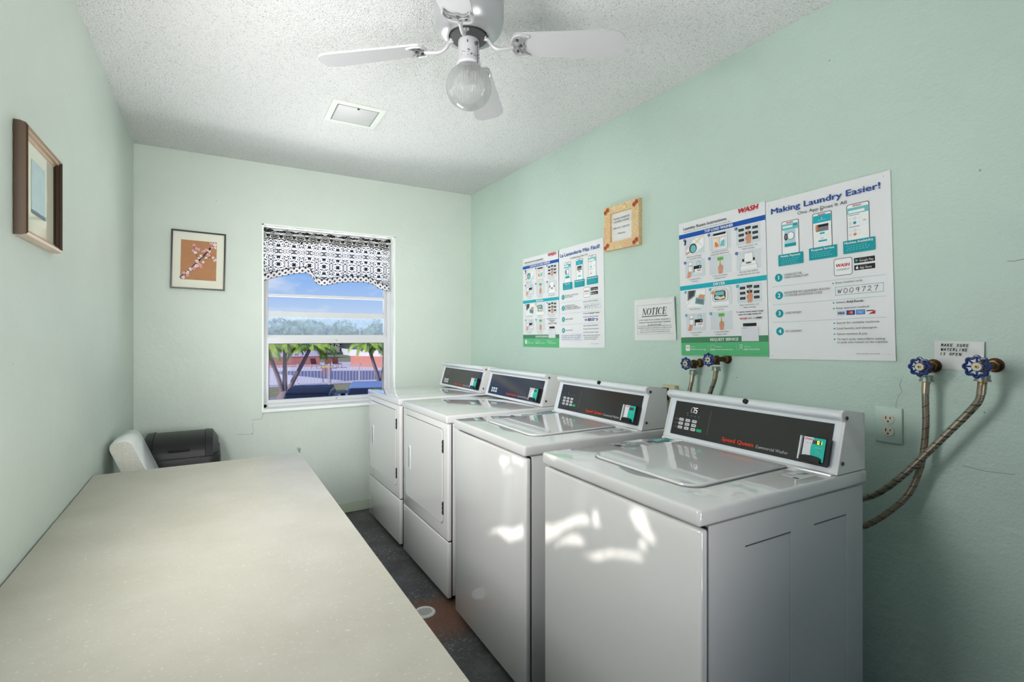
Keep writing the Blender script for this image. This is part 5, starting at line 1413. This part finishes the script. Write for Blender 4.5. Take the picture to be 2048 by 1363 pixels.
gm = MB(); n_ = 192
vs_ = []
for r_, z_ in prof:
    rib = .022 if z_ > GC-.055 else .004
    for i in range(n_): a_ = 2*math.pi*i/n_; q = r_*(1+rib*math.cos(a_*48)); vs_.append((q*math.cos(a_), q*math.sin(a_), z_))
for r_, z_ in inner:
    for i in range(n_): a_ = 2*math.pi*i/n_; vs_.append((r_*math.cos(a_), r_*math.sin(a_), z_))
tot = len(prof)+len(inner); fs = []
for j in range(tot-1):
    for i in range(n_): fs.append((j*n_+i, j*n_+(i+1) % n_, (j+1)*n_+(i+1) % n_, (j+1)*n_+i))
for i in range(n_): fs.append(((tot-1)*n_+i, (tot-1)*n_+(i+1) % n_, (i+1) % n_, i))
gm.add(vs_, fs, M_GLOBE, True); gm.build('glass_globe', M_GLOBE, fan)
mb = MB(); mb.cyl((0,0,D(2.206)), (0,0,D(2.186)), .013, n=16, material=M_FD)
M_TUBE = mat('milky_lamp_tube', lin(226,226,222), rough=.4)
for a_, b_ in ((-.007,-.007),(.007,-.007),(0,.008)): mb.cyl((a_,b_,D(2.188)), (a_,b_,D(2.145)), .0048, n=12, material=M_TUBE)
mb.build('lamp_bulb', M_FD, fan)
def blade_pts():
    pts = []; r0, r1, w0, w1 = .150, .515, .048, .062
    for k in range(7): a_ = R(-90+k*15*.999); 
    rc = .045
    pts += [(r0, -w0+.012), (r0+.012, -w0)]
    for k in range(7): a_ = R(-90+k*15); pts.append((r1-rc+rc*math.cos(a_), -(w1-rc)+rc*math.sin(a_)))
    for k in range(7): a_ = R(k*15); pts.append((r1-rc+rc*math.cos(a_), (w1-rc)+rc*math.sin(a_)))
    pts += [(r0+.012, w0), (r0, w0-.012)]
    return pts
for k in range(4):
    an = R(-36.2+90*k)
    M_ = Matrix.Rotation(an, 4, 'Z') @ Matrix.Translation((0,0,D(2.280))) @ Matrix.Rotation(R(3.4), 4, 'Y') @ Matrix.Rotation(R(-11), 4, 'X')
    b_ = MB().prism(blade_pts(), -.003, .003, 'Z', M_FW)
    b_.v = [tuple(M_ @ Vector(p)) for p in b_.v]
    bl = b_.build('blade', M_FW, fan)
    mb = MB(); Rz = Matrix.Rotation(an, 4, 'Z')
    arm = smooth_path([(.050,0,D(2.297)),(.066,0,D(2.290)),(.080,0,D(2.270)),(.100,0,D(2.258)),(.128,0,D(2.258)),(.150,0,D(2.262))], 6)
    mb.tube([Rz @ Vector(p) for p in arm], .0065, 10, M_FWB)
    mb.box(.044, .062, -.012, .012, D(2.292), D(2.300), M_FWB, .002, 1, M=Rz)
    def U(x, y, h=-.0075): return M_ @ Vector((x, y, h))
    # pierced scroll bracket: outline arcs on the underside of the blade
    def sc(pts, r_, m): mb.tube([U(*p) for p in smooth_path([(a, b2, 0) for a, b2 in pts], 5) ] if False else [M_ @ Vector((p.x, p.y, -.0065)) for p in smooth_path([(a, b2, 0) for a, b2 in pts], 5)], r_, 8, m)
    sc([(.205,-.040),(.180,-.047),(.157,-.040),(.146,-.020),(.144,0),(.146,.020),(.157,.040),(.180,.047),(.205,.040)], .0042, M_FWB)
    sc([(.205,-.040),(.190,-.030),(.183,-.014),(.188,0),(.183,.014),(.190,.030),(.205,.040)], .0030, M_SCROLL)
    sc([(.148,0),(.165,.004),(.172,.020),(.180,.034)], .0024, M_SCROLL); sc([(.148,0),(.165,-.004),(.172,-.020),(.180,-.034)], .0024, M_SCROLL)
    for sx, sy in ((.165,.024),(.165,-.024),(.176,0)): mb.cyl(U(sx, sy, -.002), U(sx, sy, -.0085), .0045, n=10, material=M_FD)
    mb.build('blade_bracket', M_FWB, bl)

# ------------------------------------------------------------------ flush ceiling vent / light cover
vt = empty('ceiling_vent', (.652, 2.744, ZC), R(-1), 'white square vent cover set flush in the popcorn ceiling', 'vent')
mb = MB()
for q in ((-.135,.135,-.135,-.105),(-.135,.135,.105,.135),(-.135,-.105,-.105,.105),(.105,.135,-.105,.105)): mb.box(q[0],q[1],q[2],q[3],-.006,.0, M_TRIM, .001, 1)
mb.build('frame', M_TRIM, vt)
M_VPL = mat('vent_panel_grey', lin(190,190,190), rough=.5)
mb = MB().box(-.0985,.0985,-.0985,.0985,-.007,-.001, M_VPL, .002, 2); p_ = mb.build('panel', M_VPL, vt)
mb = MB()
for q in ((-.102,.102,-.102,-.0985),(-.102,.102,.0985,.102),(-.102,-.0985,-.102,.102),(.0985,.102,-.102,.102)): mb.box(q[0],q[1],q[2],q[3],-.0065,-.001, M_SCROLL)
mb.build('seam', M_SCROLL, vt)
mb = MB().box(-.006,.004,-.100,-.090,-.010,-.005, M_GAP); mb.build('latch', M_GAP, vt)
# ================================================================== OUTSIDE: yard one storey below
GZ = -2.0
def leafmat(name, c1, c2, scale=3.0):
    m = bpy.data.materials.new(name); m.use_nodes = True; t = NT(m.node_tree); b = t.n['Principled BSDF']
    tc = t.new('ShaderNodeTexCoord').outputs['Object']
    t.l.new(t.ramp(t.noise(scale, 6, .7, tc), [(.3, c1), (.7, c2)]), b.inputs['Base Color']); b.inputs['Roughness'].default_value = .7
    return m
M_GRASS = leafmat('dry_lawn', lin(120,118,72), lin(160,150,104), 2.0)
M_ASPH = mat('parking_asphalt', lin(150,146,144), rough=.9, var=.1, vscale=2)
M_DECK = mat('pool_deck_concrete', lin(214,204,206), rough=.8, var=.06, vscale=1)
M_COVER = mat('blue_grey_pool_cover', lin(112,112,138), rough=.7, var=.06, vscale=1)  # the cover's own blue-grey
M_SALMON = mat('salmon_brick_wall', lin(196,128,112), rough=.8, var=.1, vscale=4)
M_WFENCE = mat('white_fence_paint', lin(216,206,214), rough=.5, var=.03)
M_LEAF = leafmat('palm_leaf', lin(96,136,50), lin(186,206,90), 4); M_TRUNK = mat('palm_trunk', lin(140,122,124), rough=.9, var=.2, vscale=9)
M_HEDGE = leafmat('yellow_green_hedge', lin(96,112,30), lin(206,196,74), 9); M_TREE = leafmat('dark_tree_leaves', lin(34,56,34), lin(96,118,70), 2.5)
M_TREE2 = leafmat('grey_green_tree_leaves', lin(70,96,74), lin(130,150,110), 2.0)
def st(o): o['kind'] = 'structure'; return o
st(MB().box(-45, 75, 4.6, 29.5, GZ-.3, GZ, M_ASPH).build('parking_ground')); 
st(MB().box(-45, 75, 29.5, 35.0, GZ-.3, GZ+.01, M_GRASS).build('lawn'))
st(MB().box(-45, 75, 35.0, 62, GZ-.3, GZ+.02, M_DECK).build('pool_deck'))
st(MB().box(-60, 110, 62, 260, GZ-.3, GZ, M_GRASS).build('far_ground'))
o = MB().prism([(8.0,37.0),(13.5,36.4),(13.4,45.0),(5.2,49.0),(4.6,46.5)], GZ+.02, GZ+.06, 'Z', M_COVER).build('pool_cover'); tag(o, 'dark blue grey pool cover behind the white picket fence', 'pool cover')

# white picket fence running across the near edge of the pool deck
def pickets(name, p0, p1, h_, step, label, rail=True, base=GZ, posts=8, w_=.035):
    p0, p1 = Vector(p0), Vector(p1); L = (p1-p0).length; d = (p1-p0)/L; n_ = Vector((-d.y, d.x))
    root = empty(name, (p0.x, p0.y, base), math.atan2(d.y, d.x), label, 'fence')
    mb = MB(); k = int(L/step)
    for i in range(k): x = i*step; mb.box(x-w_/2, x+w_/2, -.015, .015, .10, h_-.03, M_WFENCE)
    mb.build('pickets', M_WFENCE, root)
    for zz in (.12, h_-.05):
        MB().box(0, L, -.02, .02, zz-.03, zz+.03, M_WFENCE).build('rail', M_WFENCE, root)
    for i in range(posts+1): x = L*i/posts; MB().box(x-.05, x+.05, -.045, .045, 0, h_+.03, M_WFENCE).build('post', M_WFENCE, root)
    return root
pickets('picket_fence', (1.0, 35.8), (16.0, 33.2), 1.35, .20, 'white picket fence in front of the pool, seen through the window')
pickets('picket_fence', (2.0, 60.0), (11.0, 60.0), .9, .24, 'far white picket fence above the salmon wall', base=GZ+1.4, posts=5, w_=.05)
# low salmon walls with hedge
o = MB().box(2.0, 9.6, 55.2, 55.6, GZ+.02, GZ+1.05, M_SALMON).build('garden_wall'); tag(o, 'salmon brick garden wall behind the pool on the left', 'wall')
o = MB().box(2.0, 9.6, 55.15, 55.65, GZ+1.05, GZ+1.6, M_WFENCE).build('garden_wall_parapet'); tag(o, 'white slatted parapet on top of the left salmon wall', 'railing')
o = MB().prism([(12.2,53.0),(17.5,45.0),(17.9,45.3),(12.6,53.3)], GZ+.02, GZ+1.1, 'Z', M_SALMON).build('garden_wall'); tag(o, 'salmon brick garden wall on the right beyond the fence', 'wall')
o = MB().prism([(12.1,53.1),(17.4,45.1),(17.9,45.4),(12.6,53.4)], GZ+1.1, GZ+1.75, 'Z', M_WFENCE).build('garden_wall_parapet'); tag(o, 'white parapet on the right salmon wall', 'railing')
def blob(mb, c, r, m, seed, sub=3, amp=.28, sc=(1,1,1)):
    b_ = bmesh.new(); bmesh.ops.create_icosphere(b_, subdivisions=sub, radius=1.0); rd = random.Random(seed)
    ph = [(rd.uniform(1.5,5), rd.uniform(1.5,5), rd.uniform(1.5,5), rd.uniform(0,6)) for _ in range(6)]
    for v in b_.verts:
        n_ = sum(math.sin(v.co.x*a+v.co.y*b2+v.co.z*c2+d2) for a, b2, c2, d2 in ph)/6
        v.co = Vector((v.co.x*sc[0], v.co.y*sc[1], v.co.z*sc[2]))*r*(1+amp*n_*1.4 + rd.uniform(-.06,.06)) + Vector(c)
    mb.bm(b_, m, False)
def foliage(mb, c, r, m, n, seed, leaf=.3):
    """scattered leaf sprays through a crown"""
    rd = random.Random(seed)
    for _ in range(n):
        d = Vector((rd.gauss(0,1), rd.gauss(0,1), rd.gauss(0,1))).normalized()*r*rd.uniform(.75,1.12); p = Vector(c)+Vector((d.x,d.y,d.z*.8))
        u = Vector((rd.gauss(0,1), rd.gauss(0,1), rd.gauss(0,1))).normalized(); v_ = u.orthogonal().normalized(); s = leaf*rd.uniform(.5,1.2)
        mb.add([p-u*s, p+v_*s*.35, p+u*s, p-v_*s*.35], [(0,1,2,3)], m)
def hedge(x0, y0, x1, y1, z_, label, seed):
    mb = MB(); n_ = 9
    for i in range(n_): u = i/(n_-1); blob(mb, (x0+(x1-x0)*u, y0+(y1-y0)*u, z_), .42, M_HEDGE, seed+i, 2, .3, (1.4,1.0,.85))
    rd = random.Random(seed)
    for i in range(n_): u = i/(n_-1); foliage(mb, (x0+(x1-x0)*u, y0+(y1-y0)*u, z_+.1), .5, M_HEDGE, 30, seed+40+i, .14)
    o = mb.build('hedge', M_HEDGE, fix=False); tag(o, label, 'hedge')
hedge(2.6, 56.5, 8.6, 56.5, GZ+1.75, 'yellow green hedge on the left garden wall', 10)
hedge(13.6, 53.2, 18.2, 46.5, GZ+1.95, 'yellow green hedge on the right garden wall', 30)
# white building and dark pitched roof
M_WBLD = mat('white_building', lin(206,214,226), rough=.7, var=.03); M_DROOF = mat('dark_blue_grey_roof', lin(74,82,98), rough=.6, var=.08, vscale=1)
bd = empty('pool_house', (24.5, 84, GZ), label='white pool house with dark pitched roof far beyond the pool', cat='building')
MB().box(-6.0, 9.5, -3, 3, 0, 1.95, M_WBLD).build('wall', M_WBLD, bd)
mb = MB(); mb.add([(-7.5,-3.6,1.9),(10.5,-3.6,1.9),(10.5,3.6,1.9),(-7.5,3.6,1.9),(1.5,-3.6,3.25),(1.5,3.6,3.25)], [(0,1,4),(3,5,2),(0,4,5,3),(1,2,5,4),(0,3,2,1)], M_DROOF); mb.build('roof', M_DROOF, bd)
MB().box(-2.2, -.8, -3.05, -2.98, 0, 1.7, mat('pale_blue_panel', lin(176,200,226), rough=.4)).build('door', None, bd)
# back row of trees, each with trunk and crown
tr_spots = [(-2,88,3.4,0),(4.0,92,3.2,1),(9,86,2.9,0),(14.5,92,3.1,1),(21,99,2.9,0),(28,97,3.2,1),(34.5,92,2.8,0),(41,96,3.1,1),(48,92,3.0,0),(9,74,2.2,0),(4.5,70,2.4,1)]
wh_ = ['behind the left garden wall']*20
desc = ['leftmost dark tree on the horizon','pale tree second on the horizon from the left','dark tree on the horizon behind the left fence','pale tree on the horizon left of the pool house','dark tree on the horizon just left of the pool house','pale tree rising behind the pool house','dark tree right of the pool house','pale tree on the horizon far right','dark tree at the right end of the horizon','dark tree behind the left salmon wall','pale tree behind the left palm trunks']
for i, (x, y, r, k) in enumerate(tr_spots):
    m_ = M_TREE2 if k else M_TREE
    root = empty('tree', (x, y, GZ), label=desc[i], cat='tree', group='trees along the horizon')
    MB().cyl((0,0,0), (.1,0,2.6), .28, .18, 10, M_TRUNK).build('trunk', M_TRUNK, root)
    mb = MB(); rd = random.Random(50+i)
    cz = 1.2 + r*.75 - (.5 if i >= 9 else 0)
    for q in range(5): blob(mb, (rd.uniform(-1,1)*r*.55, rd.uniform(-1,1)*r*.4, cz+rd.uniform(-.5,.5)), r*.62, m_, 100+i*7+q, 2, .3, (1.1,1,.8))
    foliage(mb, (0,0,cz), r*1.05, m_, 260, 300+i, .5)
    mb.build('crown', m_, root, fix=False)
# palms with several trunks
def frond(mb, base, az, L, droop, seed, m):
    rd = random.Random(seed); d = Vector((math.cos(az), math.sin(az), 0)); pts = []
    N_ = 9
    for i in range(N_+1):
        u = i/N_; pts.append(Vector(base) + d*L*math.sin(u*1.35)*.85 + Vector((0,0, L*(.42*u - droop*u*u))))
    mb.tube(pts, [.03*(1-.8*i/N_) for i in range(N_+1)], 5, m)
    side = Vector((-d.y, d.x, 0))
    for i in range(1, N_+1):
        for j in range(3):
            u = (i-1+j/3)/N_; p = pts[i-1].lerp(pts[i], j/3); tdir = (pts[i]-pts[i-1]).normalized(); ll = L*.33*(1-abs(u-.45)*.9)
            for s in (-1, 1):
                e = p + (side*s*.75 + tdir*.45 + Vector((0,0,-.65))).normalized()*ll; w_ = tdir*.05
                mb.add([p-w_, p+w_, e], [(0,1,2)], m)
def palm(x, y, trunks, label, seed):
    root = empty('palm_tree', (x, y, GZ), label=label, cat='palm')
    for k, (dx, dy, h_, bend_) in enumerate(trunks):
        pts = smooth_path([(dx*.06, dy*.06, 0), (dx*.28, dy*.3, h_*.3), (dx*.62, dy*.6, h_*.62), (dx, dy, h_)], 5)
        n_ = len(pts); MB().tube(pts, [.13-.05*i/n_ for i in range(n_)], 10, M_TRUNK).build('trunk', M_TRUNK, root)
        mb = MB(); rd = random.Random(seed+k)
        for q in range(11): frond(mb, (dx, dy, h_-.05), q*2*math.pi/11+rd.uniform(-.2,.2), rd.uniform(1.15,1.6), rd.uniform(.55,1.0), seed*10+k*20+q, M_LEAF)
        mb.build('fronds', M_LEAF, root, fix=False)
    MB().lathe([(.42,0),(.34,.15),(.2,.34),(.0,.40)], n=16, material=M_TRUNK).build('root_boss', M_TRUNK, root)
palm(3.25, 28.6, [(-.85,.2,2.8,0),(.05,.4,2.95,0),(1.35,.1,2.75,0)], 'multi-trunk palm at the left of the window view', 3)
palm(9.0, 31.2, [(-.75,.2,2.8,0),(.55,.3,2.7,0)], 'twin-trunk palm at the right of the window view', 8)
# yellow sign on the far railing
root = empty('yellow_sign', (5.15, 57.0, GZ), label='small yellow sign standing among the far greenery', cat='sign')
M_YEL = mat('yellow_sign_paint', lin(236,190,70), rough=.5)
MB().box(-.28, .28, -.02, .02, 1.9, 2.9, M_YEL, .01, 1).build('sign_panel', M_YEL, root); MB().cyl((0,.03,0), (0,.03,2.0), .03, n=8, material=M_STEEL).build('post', M_STEEL, root)
# loungers beyond the fence
def lounger(x, y, rz, label, m):
    root = empty('pool_chair', (x, y, GZ+.02), rz, label, 'pool chair', 'brown pool chairs on the deck')
    MB().box(-.3, .3, -.55, .35, .36, .42, m, .01, 1).build('seat', m, root)
    MB().box(-.3, .3, -.03, .03, 0, .62, m, .01, 1, M=Matrix.Translation((0,.35,.38)) @ Matrix.Rotation(R(-22), 4, 'X')).build('backrest', m, root)
    for a in (-.26,.26):
        for b_ in (-.5,.3): MB().cyl((a,b_,0), (a,b_,.37), .022, n=8, material=m).build('leg', m, root)
M_BRNC = mat('brown_sling_chair', lin(132,72,62), rough=.7)
for i, (x, y, rz, lb) in enumerate(((8.6,51.5,.4,'brown pool chair left of the others at the back of the deck'),(9.6,51.2,-.3,'brown pool chair in the middle at the back of the deck'),(10.6,51.8,.2,'brown pool chair at the right of the trio at the back of the deck'),(14.6,46.9,.9,'brown pool chair near the right garden wall'),(15.7,44.6,.7,'brown pool chair nearest the right end of the garden wall'))): lounger(x, y, rz, lb, M_BRNC)
# sign board on posts leaning on the fence (yellow top)
root = empty('rules_board', (6.75, 36.2, GZ), R(-10), 'small board with yellow heading standing just behind the picket fence', 'sign')
M_RB = mat('dark_red_board', lin(170,120,130), rough=.5)
MB().box(-.3, .3, -.02, .02, .55, 1.0, M_RB, .01, 1).build('board', M_RB, root); MB().box(-.34, .34, -.025, .02, 1.0, 1.12, M_YEL, .01, 1).build('heading', M_YEL, root)
for a in (-.25,.25): MB().cyl((a,.03,0), (a,.03,1.0), .03, n=8, material=M_STEEL).build('post', M_STEEL, root)
# parked cars: only their upper halves clear the window sill
def car(x, y, rz, L, W_, Hc, m, label):
    root = empty('parked_car', (x, y, GZ), rz, label, 'car')
    M_CG = mat('dark_car_glass', lin(30,34,46), rough=.25, spec=.4); M_TY = mat('tyre_rubber', lin(24,24,26), rough=.8); M_RIM = mat('alloy_rim', lin(170,172,176), rough=.3, metal=.8)
    hw = W_/2
    def sect(xx, z0, z1, w_, r=.12): return [(xx, a, b_) for a, b_ in rect_round(-w_, w_, z0, z1, min(r, (z1-z0)*.45))]
    mb = MB(); body = [(-L/2,.35,.72,.80),(-L/2+.12,.24,.86,.93),(-L*.30,.20,.93,.99),(0,.20,.95,1.0),(L*.28,.20,.92,.99),(L/2-.25,.22,.84,.93),(L/2,.36,.70,.80)]
    loft(mb, [sect(a, z0, z1, hw*k) for a, z0, z1, k in body], m); mb.build('body', m, root)
    mb = MB(); cab = [(-L*.40,.86,.95,.80),(-L*.30,.86,Hc-.08,.80),(-L*.16,.86,Hc,.80),(L*.08,.86,Hc-.01,.79),(L*.27,.86,.96,.82)]
    loft(mb, [sect(a, z0, z1, hw*k, .16) for a, z0, z1, k in cab], M_CG); mb.build('cabin_glass', M_CG, root)
    mb = MB(); loft(mb, [sect(a, Hc-.075+dz, Hc+.012+dz, hw*k, .04) for a, dz, k in ((-L*.31,-.10,.74),(-L*.2,-.015,.76),(-L*.12,.0,.77),(L*.05,0,.76),(L*.12,-.05,.72))], m); mb.build('roof', m, root)
    for a in (-L*.31, L*.31):
        for s in (-1, 1):
            w_ = MB().cyl((a, s*(hw-.2), .33), (a, s*(hw-.0), .33), .33, n=24, material=M_TY); wo = w_.build('wheel', M_TY, root)
            MB().cyl((a, s*(hw-.01), .33), (a, s*(hw+.01), .33), .2, n=16, material=M_RIM).build('rim', M_RIM, wo)
    for s in (-1, 1): MB().box(L*.14, L*.20, s*(hw+.02)-.09, s*(hw+.02)+.05, .95, 1.08, m, .02, 1).build('mirror', m, root)
    return root
M_CB = mat('dark_navy_car_paint', lin(34,36,48), rough=.5, coat=0, spec=.25); M_CB2 = mat('silver_blue_car_paint', lin(120,140,176), rough=.5, coat=0, spec=.3)
car(3.15, 19.4, R(72), 4.4, 1.80, 1.45, M_CB, 'dark navy car parked below the window, left of the silver blue one')
car(5.55, 20.9, R(72), 4.3, 1.76, 1.36, M_CB2, 'silver blue car parked below the window, partly hidden by the dryer')
# ================================================================== SUN MASK added outside the unseen opening: gaps shaped to throw sun patches on the washers
SUN = Vector((1, .28, -.62))
GAPS = [
 [(1.413,.68),(1.365,.702),(1.281,.736),(1.199,.763),(1.168,.764),(1.178,.748),(1.242,.719),(1.298,.689),(1.371,.646),(1.415,.624)],
 [(1.365,.63),(1.298,.664),(1.225,.695),(1.178,.703),(1.204,.68),(1.281,.644),(1.34,.628)],
 [(1.143,.801),(1.126,.8),(1.119,.777),(1.138,.761),(1.158,.768),(1.155,.788)],
 [(1.003,.837),(.975,.851),(.947,.839),(.925,.822),(.906,.806),(.917,.791),(.94,.791),(.979,.795),(1.003,.813)],
 [(.967,.771),(.94,.788),(.932,.777),(.951,.76),(.969,.758)],
 [(1.199,.659),(1.138,.69),(1.081,.703),(1.024,.715),(.979,.736),(.944,.753),(.944,.739),(1.003,.709),(1.091,.676),(1.158,.661)],
 [(1.406,.899),(1.349,.906),(1.346,.887),(1.365,.877),(1.41,.876)],
 [(1.838,.503),(1.697,.57),(1.546,.635),(1.546,.577),(1.663,.542)],
 [(1.733,.831),(1.694,.858),(1.652,.856),(1.648,.836),(1.694,.818)],
 [(1.635,.855),(1.55,.857),(1.542,.831),(1.611,.832)],
 [(1.711,.795),(1.627,.81),(1.611,.803),(1.694,.788)]]
SX = -1.6
shift = (0.957-SX)
polys = [[(y-SUN.y*shift, z_-SUN.z*shift) for y, z_ in g] for g in GAPS]
def inside(p, poly):
    c = False; n_ = len(poly)
    for i in range(n_):
        (x1, y1), (x2, y2) = poly[i], poly[(i+1) % n_]
        if (y1 > p[1]) != (y2 > p[1]) and p[0] < (x2-x1)*(p[1]-y1)/(y2-y1)+x1: c = not c
    return c
boxes = [(min(a for a, _ in q), max(a for a, _ in q), min(b for _, b in q), max(b for _, b in q)) for q in polys]
Y0, Z0, CS, NY, NZ = -.5, 1.5, .010, 220, 185
vs_ = [(SX + .02*math.sin(i*.31+j*.17), Y0+i*CS, Z0+j*CS) for j in range(NZ+1) for i in range(NY+1)]
fs = []
for j in range(NZ):
    for i in range(NY):
        cy_, cz = Y0+(i+.5)*CS, Z0+(j+.5)*CS
        if any(b[0] <= cy_ <= b[1] and b[2] <= cz <= b[3] and inside((cy_, cz), q) for b, q in zip(boxes, polys)): continue
        a = j*(NY+1)+i; fs.append((a, a+1, a+NY+2, a+NY+1))
me = bpy.data.meshes.new('sun_mask'); me.from_pydata(vs_, [], fs); me.materials.append(M_TREE)
o = bpy.data.objects.new('sun_mask', me); COL.objects.link(o); struct(o, 'added sun-blocking screen with gaps shaped for light patches')
sm = o.modifiers.new('depth', 'SOLIDIFY'); sm.thickness = .004
